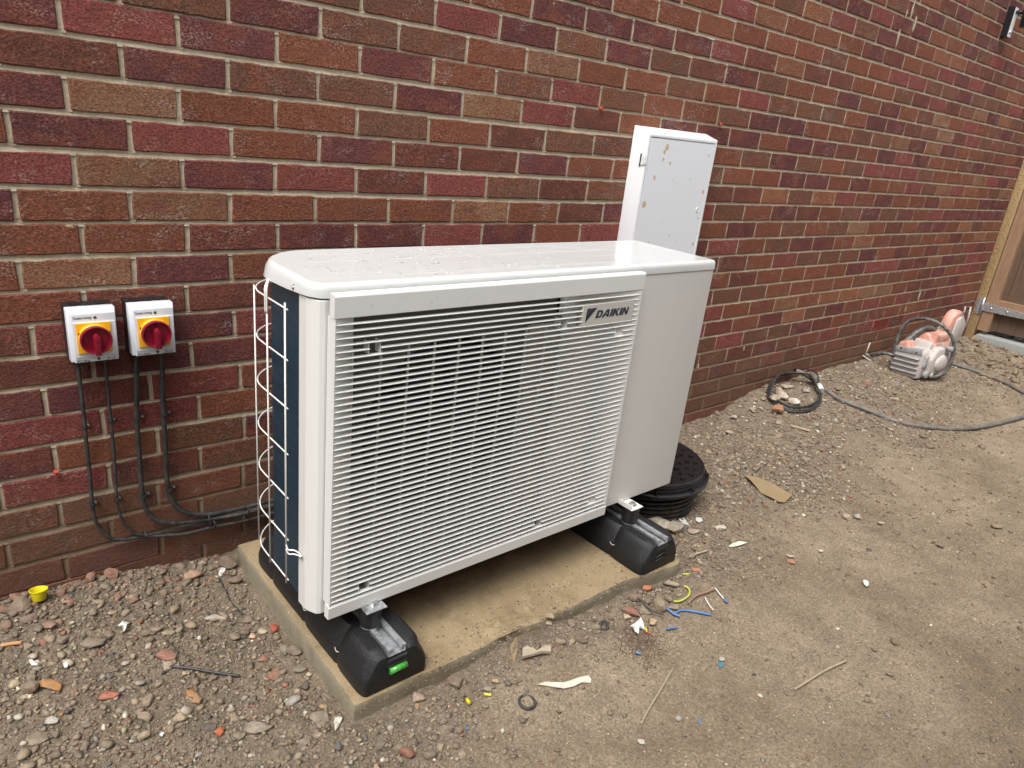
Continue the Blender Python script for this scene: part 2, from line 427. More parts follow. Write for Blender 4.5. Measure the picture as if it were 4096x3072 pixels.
def galv_mat():
    m_, t, b = new_mat('galvanised'); co = obj_co(t)
    v = N(t, 'ShaderNodeTexVoronoi', Scale=150); t.links.new(co, v.inputs['Vector']); n = noise(t, 30, 5, .6, co)
    s2 = t.nodes.new('ShaderNodeSeparateColor'); t.links.new(v.outputs['Color'], s2.inputs[0])
    c = mix(t, s2.outputs[0], (.42, .44, .46), (.68, .70, .72)); c = mix(t, ramp(t, n.outputs['Fac'], [(.5, 0), (.75, .6)]), c, (.30, .28, .25))
    t.links.new(c, b.inputs['Base Color']); b.inputs['Metallic'].default_value = .75; b.inputs['Roughness'].default_value = .42
    bump(t, b, n.outputs['Fac'], .15, .001); return m_
M_GALV = galv_mat()
M_CHROME = simple('screw_steel', (.62, .62, .62), .28, 1)
M_LOGO = simple('logo_print', (.028, .034, .052), .5)
M_BADGE = simple('badge_plate', (.50, .485, .44), .42, vary=.02)
M_ISO_W = simple('switch_lid', (.66, .69, .73), .38, vary=.03, dirt=.10, dirtcol=(.42, .30, .26))
M_ISO_B = simple('switch_back', (.012, .012, .014), .38, dirt=.12)
M_YEL = simple('switch_yellow', (.86, .42, .012), .35, vary=.03)
M_RED = simple('switch_red', (.205, .006, .022), .32, vary=.08)
M_PRINT = simple('grey_print', (.10, .11, .13), .6)
M_CABLE = simple('black_cable', (.017, .017, .018), .48, vary=.3, scale=25, bmp=.25, bscale=90, dirt=.42, dirtcol=(.16, .145, .13))
M_GRP = simple('meter_box_white', (.78, .785, .80), .34, vary=.02, dirt=.05)
def door_mat():
    m_, t, b = new_mat('meter_door'); co = obj_co(t)
    n = noise(t, 2, 3, .5, co); c = mix(t, n.outputs['Fac'], (.72, .735, .775), (.76, .77, .80))
    for sc, loc, lim, rad in ((26, 0, .72, .20), (13, 4.1, .80, .16), (48, 9, .80, .22)):
        mp = N(t, 'ShaderNodeMapping'); mp.inputs['Location'].default_value = (loc, .3, loc); mp.inputs['Scale'].default_value = (1, 0, .85); t.links.new(co, mp.inputs[0])
        wob = noise(t, 120, 3, .6, co); ad = t.nodes.new('ShaderNodeVectorMath'); ad.operation = 'MULTIPLY_ADD'; ad.inputs[1].default_value = (.010, .010, .010)
        t.links.new(wob.outputs['Color'], ad.inputs[0]); t.links.new(mp.outputs[0], ad.inputs[2])
        v = N(t, 'ShaderNodeTexVoronoi', Scale=sc); t.links.new(ad.outputs[0], v.inputs['Vector'])
        s2 = t.nodes.new('ShaderNodeSeparateColor'); t.links.new(v.outputs['Color'], s2.inputs[0])
        rr_ = math_(t, 'MULTIPLY', s2.outputs[1], rad)
        f = math_(t, 'MULTIPLY', ramp(t, math_(t, 'SUBTRACT', rr_, v.outputs['Distance']), [(0, 0), (.03, .85)]), ramp(t, s2.outputs[0], [(lim, 0), (lim + .01, 1)]))
        c = mix(t, f, c, (.52, .38, .17))
    t.links.new(c, b.inputs['Base Color']); b.inputs['Roughness'].default_value = .25; return m_
M_DOOR = door_mat()
M_PLASTIC_B = simple('manhole_black', (.012, .012, .014), .24, vary=.2, bmp=.25, bscale=200, dirt=.10, dirtcol=(.12, .10, .085), scale=30)
M_RISER = simple('riser_black', (.012, .012, .013), .42, vary=.2, bmp=.2, dirt=.35, dirtcol=(.15, .11, .075), scale=18)
M_PLUG = simple('plug_red', (.40, .060, .035), .6, dirt=.2)
def wood_mat(name, a_, b_, wet=False, knots=True):
    m_, t, b = new_mat(name); co = obj_co(t)
    mp = N(t, 'ShaderNodeMapping'); mp.inputs['Scale'].default_value = (9, 9, 1.1); t.links.new(co, mp.inputs[0])
    inf = t.nodes.new('ShaderNodeObjectInfo'); ad = t.nodes.new('ShaderNodeVectorMath'); ad.operation = 'ADD'
    t.links.new(mp.outputs[0], ad.inputs[0]); t.links.new(inf.outputs['Random'], ad.inputs[1])
    sc = t.nodes.new('ShaderNodeVectorMath'); sc.operation = 'SCALE'; sc.inputs['Scale'].default_value = 1.0; t.links.new(ad.outputs[0], sc.inputs[0])
    n = noise(t, 3.5, 6, .6, sc.outputs[0], 1.6); g_ = noise(t, 16, 4, .7, sc.outputs[0], .5)
    c = mix(t, n.outputs['Fac'], a_, b_); c = mix(t, .6, c, ramp(t, g_.outputs['Fac'], [(.3, .65), (.7, 1.3)]), 'MULTIPLY')
    t.links.new(c, b.inputs['Base Color'])
    b.inputs['Roughness'].default_value = .25 if wet else .7
    bump(t, b, g_.outputs['Fac'], .5, .003)
    if wet:
        bump(t, b, noise(t, 60, 3, .5, co, .6).outputs['Fac'], .9, .007); b.inputs['Coat Weight'].default_value = .5; b.inputs['Coat Roughness'].default_value = .08
    return m_
M_POST = wood_mat('wet_post', (.30, .20, .09), (.46, .33, .17), True)
M_FRAME = wood_mat('gate_frame_wood', (.23, .13, .075), (.38, .23, .14))
M_BOARD = wood_mat('gate_board_wood', (.085, .052, .033), (.155, .096, .062))
M_ADDED_FENCE = wood_mat('added_fence_wood', (.035, .022, .015), (.075, .048, .032))  # dark tone keeps the added fence from bouncing light onto the unit
M_SILL = simple('grey_concrete', (.30, .31, .29), .8, vary=.12, scale=20, bmp=.3, bscale=100, dirt=.2)
M_LAMPB = simple('lamp_black', (.012, .013, .015), .35)
M_LAMPW = simple('lamp_plate_bright', (.78, .76, .75), .35, vary=.12, scale=60, dirt=.2, dirtcol=(.3, .27, .25))
M_SAW_O = simple('saw_orange', (.60, .125, .045), .5, vary=.2, scale=11, dirt=.95, dirtcol=(.56, .48, .43))
M_SAW_G = simple('saw_dusty_grey', (.24, .245, .25), .6, vary=.2, scale=14, bmp=.2, dirt=.5, dirtcol=(.52, .49, .47))
M_SAW_W = simple('saw_dusty_pale', (.50, .46, .43), .62, vary=.15, scale=16, bmp=.2, dirt=.5, dirtcol=(.38, .30, .26))
M_SAW_K = simple('saw_black', (.018, .018, .02), .45, vary=.2, scale=20, dirt=.55, dirtcol=(.42, .38, .35))
M_HOSE = simple('dusty_hose', (.085, .083, .082), .6, vary=.3, scale=14, bmp=.4, bscale=120, dirt=.6, dirtcol=(.30, .245, .175))
M_TAPE = simple('white_tape', (.60, .60, .58), .45, dirt=.35, dirtcol=(.34, .28, .21), scale=60)
M_YPLA = simple('yellow_plastic', (.72, .60, .01), .4, dirt=.25, scale=60)
M_BLUEW = simple('blue_sheath', (.07, .18, .42), .45, dirt=.35, scale=80)
M_YGW = simple('yellow_green_sheath', (.46, .46, .10), .42, dirt=.15)
M_BRNW = simple('brown_sheath', (.30, .17, .12), .5, dirt=.5)
M_WHTW = simple('white_sheath', (.70, .68, .64), .5, dirt=.2)
M_CARD = simple('damp_card', (.25, .18, .095), .8, vary=.15, scale=30, bmp=.4, bscale=100)
M_TWIG = simple('dry_twig', (.34, .27, .18), .8, vary=.25, scale=40, bmp=.5, bscale=150)
M_PAPER = simple('pale_scrap', (.62, .57, .46), .7, vary=.1, bmp=.3, dirt=.3, dirtcol=(.36, .28, .19), scale=50)
M_GREEN = None
def vial_mat():
    m_, t, b = new_mat('vial_green'); b.inputs['Base Color'].default_value = (.07, .40, .055, 1)
    b.inputs['Roughness'].default_value = .12; b.inputs['Transmission Weight'].default_value = .25; b.inputs['Coat Weight'].default_value = .5; return m_
M_GREEN = vial_mat()
def water_mat():
    m_, t, b = new_mat('water'); b.inputs['Base Color'].default_value = (1, 1, 1, 1); b.inputs['Roughness'].default_value = .02
    b.inputs['Transmission Weight'].default_value = 1; b.inputs['IOR'].default_value = 1.33; return m_
M_WATER = water_mat()

# ------------------------------------------------------------------ brick wall
# measured drift of each course: brick index, drift along the wall (mm), drift in height (mm)
LAY = {0:([2,4,6,8,10,12,14,16,18,20,22,24,26,28,30,32,34,36,38],[2,1,-1,2,1,4,4,12,14,14,3,2,3,8,10,11,10,14,14],[5,5,5,6,2,4,6,5,5,2,7,6,7,11,11,9,9,7,6]),
 -1:([1,3,5,7,9,11,13,15,21],[-2,-4,-4,-5,-4,-1,3,8,14],[4,1,4,1,3,3,6,8,5]),
 -2:([0,2,4,6,8,10,12,14,22],[1,-2,-1,-4,-3,-5,-1,3,-9],[3,1,2,2,0,-2,0,0,11]),
 -3:([-1,1,3,5,7,9,11,13,15,21],[4,3,2,3,0,2,5,3,4,-14],[4,1,3,3,2,0,-1,-2,-2,4]),
 -4:([0,2,4,6,8,10,12,14,22],[0,-3,-4,-1,0,1,0,1,-6],[-1,-1,1,1,-3,-5,-5,-5,7]),
 -5:([-1,1,3,5,7,9,11,13,15,21],[-2,-8,-8,-9,-9,-9,-11,-12,-14,-14],[-3,-1,-2,-3,-6,-6,-8,-8,-6,-2]),
 -6:([0,2,4,6,8,10,12,14,22],[3,0,-1,1,2,1,-1,-5,-14],[0,0,-1,-2,-5,-4,-5,-6,1]),
 -7:([-1,1,3,21],[-8,-9,-11,-14],[-2,-2,-2,1]),
 -9:([-1,3,23],[-2,-5,-10],[1,-2,8]),
 -10:([2,24,26,28,30],[-4,-13,-11,7,11],[0,-4,-2,-5,-10]),
 -11:([-1,1,3,23,25,27,29],[5,5,4,-8,7,14,-12],[-1,0,-4,-3,-8,-10,-12]),
 -12:([0,2,24,26],[6,6,-14,-14],[2,0,-6,-5]),
 -13:([-1,1,3,23,25,27,29],[12,14,12,-1,4,5,0],[2,-1,-4,-10,-8,-10,-11]),
 -14:([0,2,24,26,28],[9,6,-9,-7,3],[2,-1,-10,-12,-12]),
 -15:([-1,1,3,23,25,27],[7,6,6,-14,-10,-4],[-1,-4,-6,-4,-6,-11]),
 -16:([-2,24,26],[2,-14,-11],[-6,4,-2]),
 -17:([-1,1,23,25],[4,3,-14,-9],[-6,-12,-9,-12])}

Z0 = 1.35
def near(k, i, c, f):
    """measured drift near the unit, easing into the overall trend further along the wall"""
    t = min(1, max(0, (i - 13) / 9)); t = t * t * (3 - 2 * t)
    if k in LAY:
        n = float(np.interp(min(i, 15), LAY[k][0], LAY[k][c]))
    else: n = 0.5 * (near(k - 1, i, c, f) + near(k + 1, i, c, f)) * 1000 if k == -8 else 0
    return (n * (1 - t) + f * t) * .001
def perp_x(k, i): return i * .1125 + near(k, i, 1, 4 + .8 * k + 5 * math.sin(k * 1.7)) + .0012 * math.sin(i * 12.9 + k * 7.3)
def course_dz(k, x): return near(k, x / .1125, 2, 6 + 1.2 * k)
BR = {'P': (.105, .033, .036), 'K': (.178, .045, .045), 'R': (.162, .055, .034), 'B': (.130, .058, .039), 'T': (.200, .100, .062), 'O': (.215, .085, .048), 'D': (.112, .038, .031)}
SEEN = {2: {4: 'B', 6: 'B', 8: 'K', 10: 'P', 12: 'B', 14: 'P', 16: 'B'}, 3: {9: 'R', 11: 'P', 13: 'P', 15: 'P'},
 1: {1: 'B', 3: 'P', 5: 'B', 7: 'B', 9: 'R', 11: 'T', 13: 'R', 15: 'R'},
 0: {-2: 'P', 0: 'K', 2: 'P', 4: 'R', 6: 'P', 8: 'R', 10: 'B', 12: 'K', 14: 'B', 16: 'R', 18: 'R', 20: 'B', 22: 'P', 24: 'P', 26: 'R', 28: 'R'},
 -1: {-1: 'D', 1: 'P', 3: 'B', 5: 'B', 7: 'P', 9: 'T', 11: 'K', 13: 'D', 15: 'O', 17: 'P', 19: 'P', 21: 'P', 23: 'R', 25: 'P', 27: 'P'},
 -2: {-2: 'P', 0: 'T', 2: 'R', 4: 'R', 6: 'B', 8: 'R', 10: 'D', 12: 'B', 14: 'B', 20: 'R', 22: 'B', 24: 'P'}, -3: {-3: 'R', -1: 'P', 1: 'K', 3: 'R', 5: 'P', 7: 'D', 9: 'D', 11: 'P', 13: 'R', 15: 'R'},
 -4: {-2: 'K', 0: 'T', 2: 'P', 4: 'K', 6: 'D', 8: 'K', 10: 'B', 12: 'D', 14: 'B', 20: 'D', 22: 'D'}, -5: {-1: 'R', 1: 'T', 3: 'R', 5: 'R', 7: 'R', 9: 'T', 11: 'R', 13: 'D', 15: 'P'},
 -6: {-2: 'R', 0: 'R', 2: 'D', 4: 'P', 6: 'P', 8: 'K', 10: 'P', 12: 'R', 14: 'K'}, -7: {-3: 'R', -1: 'T', 1: 'P', 3: 'R'},
 -8: {-2: 'R', 0: 'D', 2: 'D'}, -9: {-3: 'D', -1: 'K', 1: 'P', 3: 'K'}, -10: {-2: 'D', 0: 'P', 2: 'P'}, -11: {-3: 'P', -1: 'P', 1: 'K', 3: 'R'},
 -12: {-2: 'K', 0: 'K', 2: 'R'}, -13: {-3: 'P', -1: 'R', 1: 'B', 3: 'P'}, -14: {-2: 'K', 0: 'B', 2: 'R'}, -15: {-3: 'B', -1: 'R', 1: 'R'}, -16: {-2: 'D', 0: 'R'}}
def brick_geo(seed, L=.2150, H=.0650):
    r = random.Random(seed); pts = []
    nx = 8
    for a in range(nx): pts.append((-L / 2 + L * a / nx, -H / 2))
    for a in range(2): pts.append((L / 2, -H / 2 + H * a / 2))
    for a in range(nx): pts.append((L / 2 - L * a / nx, H / 2))
    for a in range(2): pts.append((-L / 2, H / 2 - H * a / 2))
    j = [(x + r.uniform(-.0014, .0014), z + r.uniform(-.0011, .0011)) for x, z in pts]
    V = [(x, .012, z) for x, z in j] + [(x, .0014, z) for x, z in j]
    V += [(x * (1 - .0028 / (L / 2)), -.0012 + r.uniform(-.0005, .0007), z * (1 - .0026 / (H / 2))) for x, z in j]
    n = len(j); F = []
    for q in (0, n):
        for a in range(n):
            b = (a + 1) % n; F.append((q + a, q + b, q + n + b, q + n + a))
    # front face as strips
    f0 = 2 * n; bot = list(range(0, nx + 1)); top = [(2 * nx + 2 - a) for a in range(nx + 1)]
    # corners: bottom row 0..nx ; right side nx+1 ; top row nx+2..2nx+2 ; left side 2nx+3
    T = [f0 + (nx + 2 + (nx - a)) for a in range(nx + 1)]; Bm = [f0 + a for a in range(nx + 1)]
    for a in range(nx):
        if a == 0: F.append((Bm[0], Bm[1], T[1], T[0], f0 + 2 * nx + 3))
        elif a == nx - 1: F.append((Bm[a], Bm[nx], f0 + nx + 1, T[nx], T[a]))
        else: F.append((Bm[a], Bm[a + 1], T[a + 1], T[a]))
    return V, F
wall = thing('brick_wall', 'long red and purple multi-stock brick house wall with pale mortar joints behind the white unit', 'wall', (0, 0, 0))
BV = []
for s in range(10):
    V, F = brick_geo(s); me = bpy.data.meshes.new('brick'); me.from_pydata(V, [], F); me.materials.append(M_BRICK); me.update(); BV.append((me, V, F))
def hidden(p):
    d = np.array(p) - CP
    for lo, hi in (((.27, -.63, .2), (1.5, -.33, .92)), ((1.78, -.07, .66), (2.19, 0.001, 1.25))):
        lo = np.array(lo); hi = np.array(hi); t1 = (lo - CP) / d; t2 = (hi - CP) / d
        a = np.minimum(t1, t2).max(); b = np.maximum(t1, t2).min()
        if a < b and a < .995: return True
    return False
bricks = []
rb = random.Random(11)
for k in range(-20, 15):
    par = k % 2
    for i in range(-18, 66):
        if (i % 2) != par: continue
        if (k, i) == (-14, 38): continue
        x0 = perp_x(k, i) + .005; x1 = perp_x(k, i + 2) - .005; xc = (x0 + x1) / 2; z = Z0 + k * .075 + course_dz(k, xc)
        ty = SEEN.get(k, {}).get(i) or rb.choices('PKRBTOD', (24, 13, 26, 20, 4, 6, 12))[0]
        if k <= -14 and rb.random() < .5: ty = rb.choice('RDB')
        c = BR[ty]; f = rb.uniform(1.0, 1.28); c = tuple(a * f * rb.uniform(.96, 1.04) * k_ for a, k_ in zip(c, (1.0, 1.05, .96)))
        u0, v0, q0 = project((x0, 0, z + .03)); u1, v1, q1 = project((x1, 0, z - .03)); area = 0
        if q0 > 0 and q1 > 0 and -30 < u1 and u0 < 4130 and -30 < max(v0, v1) and min(v0, v1) < 3100 and z > .0:
            area = abs(u1 - u0) * abs(CF * .065 / (q0 + q1) * 2)
            if hidden((xc, 0, z)): area = 0
        bricks.append((area, k, i, xc, z, x1 - x0, c))
bricks.sort(key=lambda b: -b[0])
for a, k, i, xc, z, L, c in bricks[:300]:
    me = BV[(k * 7 + i * 3) % 10][0]
    o = bpy.data.objects.new('brick', me); COL.objects.link(o); o.parent = wall
    o.location = (xc, rb.uniform(-.0008, .0008), z); o.scale = (L / .215, 1, rb.uniform(.985, 1.015)); o.color = (*c, 1)
    o.rotation_euler = (0, rb.uniform(-.003, .003), 0)
VV, FF, CC = [], [], []
for a, k, i, xc, z, L, c in bricks[300:]:
    _, V, F = BV[(k * 7 + i * 3) % 10]; b0 = len(VV)
    for p in V: VV.append((xc + p[0] * L / .215, p[1], z + p[2])); CC.append((*c, 1))
    FF += [tuple(b0 + q for q in f) for f in F]
o = mesh('brickwork', VV, FF, M_BRICK_FAR, wall); o['kind'] = 'stuff'
ca = o.data.color_attributes.new('col', 'FLOAT_COLOR', 'POINT'); ca.data.foreach_set('color', np.array(CC, np.float32).ravel())
# mortar: concave bed and cross joints
V, F = [], []
def strip(path, axis):
    off = (-.0095, -.0045, 0, .0045, .0095); dep = (.0024, .0036, .0042, .0028, .0008); b0 = len(V)
    for n_, (x, z) in enumerate(path):
        for o_, d_ in zip(off, dep):
            j = rb.uniform(-.0006, .0006)
            V.append((x, d_ + j, z - o_) if axis == 'h' else (x + o_, d_ + j, z))
    for n_ in range(len(path) - 1):
        for q in range(4):
            a = b0 + n_ * 5 + q; F.append((a, a + 1, a + 6, a + 5) if axis != 'h' else (a, a + 5, a + 6, a + 1))
for k in range(-20, 15):
    xs = []; x = -2.0
    while x < 7.4: xs.append(x); x += .03 if x < 2.5 else .07
    strip([(x, Z0 + (k + .5) * .075 + (course_dz(k, x) + course_dz(k + 1, x)) / 2 + rb.uniform(-.0005, .0005)) for x in xs], 'h')
    for i in range(-18, 67):
        if (i % 2) != (k % 2): continue
        xx = perp_x(k, i); zz = Z0 + k * .075 + course_dz(k, xx)
        strip([(xx + rb.uniform(-.0006, .0006), zz + q) for q in (-.036, -.012, .012, .036)], 'v')
b0 = len(V); V += [(-2, .0085, -.3), (7.4, .0085, -.3), (7.4, .0085, 2.5), (-2, .0085, 2.5), (-2, .1, -.3), (7.4, .1, -.3), (7.4, .1, 2.5), (-2, .1, 2.5)]
F += [tuple(b0 + q for q in f) for f in ((0, 1, 2, 3), (1, 5, 6, 2), (5, 4, 7, 6), (4, 0, 3, 7), (3, 2, 6, 7))]
mesh('mortar', V, F, M_MORTAR, wall)
# clay air brick low down on the wall
M_VENT = simple('vent_clay', (.25, .045, .035), .6, vary=.1)
vx0 = perp_x(-14, 38) + .006; vx1 = perp_x(-14, 40) - .006; vz = Z0 - 14 * .075 - .010
bm = bmesh.new()
add_box(bm, vx0, vx1, -.002, .012, vz + .026, vz + .032); add_box(bm, vx0, vx1, -.002, .012, vz - .032, vz - .026)
add_box(bm, vx0, vx0 + .006, -.0018, .012, vz - .026, vz + .026); add_box(bm, vx1 - .006, vx1, -.0018, .012, vz - .026, vz + .026)
for q in range(5): add_box(bm, vx0 + .006, vx1 - .006, -.001, .008, vz - .020 + q * .0098 - .0025, vz - .020 + q * .0098 + .0025)
bm_obj('air_brick', bm, M_VENT, wall)['label'] = 'red slotted clay air brick low in the wall'
box('air_brick_back', vx0, vx1, .0081, .0083, vz - .03, vz + .03, M_DARK, wall)
# mortar blob runs on the brick faces
for n_, (x, z, h_) in enumerate(((4.86, .44, .11), (4.70, .36, .05), *[(*onplane(u_, v_, 1, 0)[[0, 2]], h__) for u_, v_, h__ in ((3650, 40, .10), (3658, 100, .07), (3592, 150, .09), (3625, 55, .04), (2975, 1395, .03), (2792, 1470, .03))])):
    bm = bmesh.new(); bmesh.ops.create_icosphere(bm, subdivisions=3, radius=1)
    for v in bm.verts:
        a = 1 + .35 * float(vnoise(v.co.x * 2 + n_ * 5, v.co.z * 3, 3)); v.co = Vector((x + v.co.x * (.010 * a + .004 * float(vnoise(v.co.z * 6, n_ * 3.1, 5))), .0005 + v.co.y * .004, z + v.co.z * h_ / 2 * a))
    bm_obj('mortar_run', bm, M_MORTAR, wall, smooth=True)
# red wall plugs
for px, pz, r_, lab in ((1.585, 1.321, .2, 'red plastic plug in the mortar above left of the white meter box'),
                        (2.277, 1.326, .1, 'red plastic plug in the mortar just right of the meter box top'),
                        (-.104, .342, .0, 'red plastic plug in the joint left of the black cables, low on the wall'),
                        (4.654, .330, .2, 'red plastic plug in the wall above the right side of the air brick'),
                        (4.199, .333, .1, 'red plastic plug in the wall just left of the air brick')):
    bm = bmesh.new(); s_ = .0046
    for (a0, a1, c0, c1) in ((-s_, s_, s_ - .0022, s_), (-s_, s_, -s_, -s_ + .0022), (-s_, -s_ + .0022, -s_ + .0022, s_ - .0022), (s_ - .0022, s_, -s_ + .0022, s_ - .0022)):
        add_box(bm, a0, a1, -.013, .006, c0, c1)
    o = bm_obj('wall_plug', bm, M_PLUG, None, bevel=.0006, seg=1); o.location = (px, 0, pz); o.rotation_euler = (.1, r_, .1)
    tag(o, lab, 'wall plug', 'red plugs left in the wall')

# ------------------------------------------------------------------ ground
def axis_pts(a, b, step, g, lo, hi):
    xs = list(np.arange(a, b, step)); s = step; x = b
    while x < hi: xs.append(x); s *= g; x += s
    xs.append(hi); s = step; x = a
    left = []
    while x > lo: s *= g; x -= s; left.append(max(x, lo))
    return np.array(left[::-1] + xs)
gx = axis_pts(-.45, 2.1, .0068, 1.014, -60, 60); gy = axis_pts(-1.75, .03, .0068, 1.05, -60, 60)
X, Y = np.meshgrid(gx, gy, indexing='ij'); H = ghd(X, Y)
far = sstep(6, 12, np.abs(X - 2)) ; H = H * (1 - far) - .02 * far
nx, ny = X.shape; idx = np.arange(nx * ny).reshape(nx, ny)
Fq = np.stack([idx[:-1, :-1], idx[1:, :-1], idx[1:, 1:], idx[:-1, 1:]], -1).reshape(-1, 4)
cc = np.zeros((nx * ny, 3)); cc[:, 0] = rubble(X, Y).ravel()
g = fastmesh('ground', np.stack([X, Y, H], -1).reshape(-1, 3), Fq, M_GROUND, cc, smooth=True)
tag(g, 'brown muddy ground trodden flat at right with stony rubble near the wall', None, None, 'structure')

# ------------------------------------------------------------------ gravel and rubble (uncountable)
def bank(kind, n):
    out = []
    for s in range(n):
        r = np.random.default_rng(100 + s + len(kind) * 50); bm = bmesh.new()
        if kind == 'chip':
            P_ = r.normal(size=(13, 3)); P_ /= np.linalg.norm(P_, axis=1)[:, None]; P_ *= r.uniform(.75, 1.05, (13, 1))
            for p in P_: bm.verts.new(p)
            res = bmesh.ops.convex_hull(bm, input=bm.verts)
            bmesh.ops.delete(bm, geom=[v for v in bm.verts if not v.link_faces], context='VERTS')
        else:
            bmesh.ops.create_icosphere(bm, subdivisions=1 if kind == 'round' else 2, radius=1)
            for v in bm.verts:
                c = v.co; f = 1 + .22 * float(vnoise(c.x * 1.3 + s * 9, c.y * 1.3 + c.z * 2.1, 3)) + .10 * float(vnoise(c.x * 3 + s, c.y * 3 - c.z * 3, 8))
                v.co = c * f
            if kind == 'lump':
                for _ in range(13):
                    n_ = Vector(r.normal(size=3)).normalized(); d = r.uniform(.48, .80)
                    for v in bm.verts:
                        t_ = v.co.dot(n_) - d
                        if t_ > 0: v.co -= n_ * t_ * .96
                for v in bm.verts:
                    c = v.co; v.co = c * (1 + .055 * float(vnoise(c.x * 7 + s, c.y * 7 + c.z * 5, 21)))
        bmesh.ops.triangulate(bm, faces=bm.faces); bm.verts.index_update()
        V = np.array([v.co[:] for v in bm.verts]); F = np.array([[v.index for v in f.verts] for f in bm.faces]); bm.free(); out.append((V, F))
    return out
BANK = {'chip': bank('chip', 12), 'round': bank('round', 8), 'lump': bank('lump', 10)}
PAL = np.array([(.175, .132, .092), (.225, .172, .120), (.125, .096, .071), (.29, .23, .16), (.33, .255, .17), (.30, .275, .24), (.52, .45, .34), (.040, .040, .045), (.09, .088, .09), (.23, .085, .052), (.31, .165, .07), (.64, .60, .50)])
PW = np.array([25, 25, 17, 13, 7, 5, 2.6, 3, 3, 3.4, 1.6, .8]); PW = PW / PW.sum()
def in_frame(P_, m=60):
    q = (P_ - CP) @ CR.T; u = 2048 + CF * q[:, 0] / q[:, 2]; v = 1536 + CF * q[:, 1] / q[:, 2]
    return (q[:, 2] > .2) & (u > -m * 5) & (u < 4096 + m * 5) & (v > -m) & (v < 3072 + m * 5), q[:, 2]
def free(x, y, s):
    slab = (x > .290 - s) & (x < 1.405 + s) & (y > -.80 - s) & (y < 0)
    mh_ = np.hypot(x - 1.67, y + .377) < .19 + s
    return ~(slab | mh_) & (y < -.002 - s * .6)
def scatter(name, kind, n, smin, smax, x0, x1, y0, y1, prob, seed, label=None, pal=None, pw=None, sink=.25, flat=.62, smooth=False, dmin=0, dmax=99, powr=2.2, zfun=None, reject=True):
    r = np.random.default_rng(seed)
    x = r.uniform(x0, x1, n); y = r.uniform(y0, y1, n); P_ = np.stack([x, y, np.zeros(n)], 1)
    ok, d = in_frame(P_); ok &= (d > dmin) & (d < dmax) & (r.random(n) < prob(x, y))
    s = smin * (1 + (smax / smin - 1) * r.random(n) ** powr) / 2
    if reject: ok &= free(x, y, s * .8)
    x, y, s = x[ok], y[ok], s[ok]; n = len(x)
    z = (zfun or ghd)(x, y); pal = PAL if pal is None else pal; pw = PW if pw is None else pw
    col = pal[r.choice(len(pal), n, p=pw)] * r.uniform(.8, 1.2, (n, 1))
    AV, AF, AC = [], [], []; base = 0; B = BANK[kind]; which = r.integers(0, len(B), n)
    for b_ in range(len(B)):
        m_ = which == b_; k_ = int(m_.sum())
        if not k_: continue
        V, F = B[b_]; sc = np.stack([s[m_] * r.uniform(.8, 1.25, k_), s[m_] * r.uniform(.6, .95, k_), s[m_] * flat * r.uniform(.6, 1.15, k_)], 1)
        a = r.uniform(0, 6.28, k_); tl = r.normal(0, .25, k_); W = V[None] * sc[:, None]
        c_, s_ = np.cos(tl)[:, None], np.sin(tl)[:, None]; Wx = W[..., 0] * c_ - W[..., 2] * s_; Wz = W[..., 0] * s_ + W[..., 2] * c_; Wy = W[..., 1]
        c_, s_ = np.cos(a)[:, None], np.sin(a)[:, None]
        Q = np.stack([x[m_][:, None] + Wx * c_ - Wy * s_, y[m_][:, None] + Wx * s_ + Wy * c_, (z[m_] + s[m_] * flat * (1 - 2 * sink))[:, None] + Wz], -1)
        AV.append(Q.reshape(-1, 3)); AF.append((F[None] + (base + np.arange(k_) * len(V))[:, None, None]).reshape(-1, 3)); AC.append(np.repeat(col[m_], len(V), 0)); base += k_ * len(V)
    o = fastmesh(name, np.concatenate(AV), np.concatenate(AF), M_STONE, np.concatenate(AC), smooth)
    return tag(o, label, None, None, 'stuff')
rub = lambda lo: (lambda x, y: lo + (1 - lo) * rubble(x, y) ** 1.3)
scatter('grit', 'chip', 120000, .0026, .0085, -.5, 2.6, -1.75, 0, rub(.30), 1, 'fine grit and tiny stones pressed into the mud in front', sink=.35, dmax=3.0)
scatter('gravel', 'chip', 34000, .007, .019, -.5, 2.6, -1.75, 0, rub(.05), 2, 'loose broken gravel lying over the near ground', sink=.3, dmax=3.2)
scatter('pebbles', 'round', 7000, .007, .022, -.5, 2.6, -1.75, 0, rub(.04), 3, 'small rounded pebbles mixed into the near ground', sink=.32, smooth=True, dmax=3.2)
scatter('rubble', 'lump', 5200, .011, .040, -.5, 2.6, -1.75, 0, lambda x, y: rubble(x, y) ** 2 * .75 + .010, 4, 'clods and stones of mixed rubble around the slab', sink=.34, dmax=3.3, powr=3.2)
scatter('distant_chips', 'chip', 9000, .010, .030, 1.3, 6.5, -2.0, 0, lambda x, y: .10 + .9 * rubble(x, y), 12, 'pale and reddish chips strewn on the ground toward the gate',
        np.array([(.50, .43, .33), (.40, .34, .26), (.58, .53, .46), (.32, .13, .08), (.33, .24, .15), (.07, .06, .06)]), np.array([.24, .22, .12, .12, .22, .08]), sink=.28, dmin=2.5, powr=3)
scatter('distant_gravel', 'chip', 60000, .006, .022, 1.3, 7, -2.3, 0, lambda x, y: .16 + .84 * rubble(x, y), 5, 'loose gravel on the ground toward the gate', sink=.3, dmin=2.6, powr=2.8)
scatter('distant_rubble', 'lump', 2600, .020, .055, 1.5, 7, -2.0, 0, lambda x, y: (.05 + .95 * rubble(x, y) ** 2) * .6, 6, 'larger stones and clods on the ground toward the gate', sink=.36, dmin=2.4, powr=3.2)
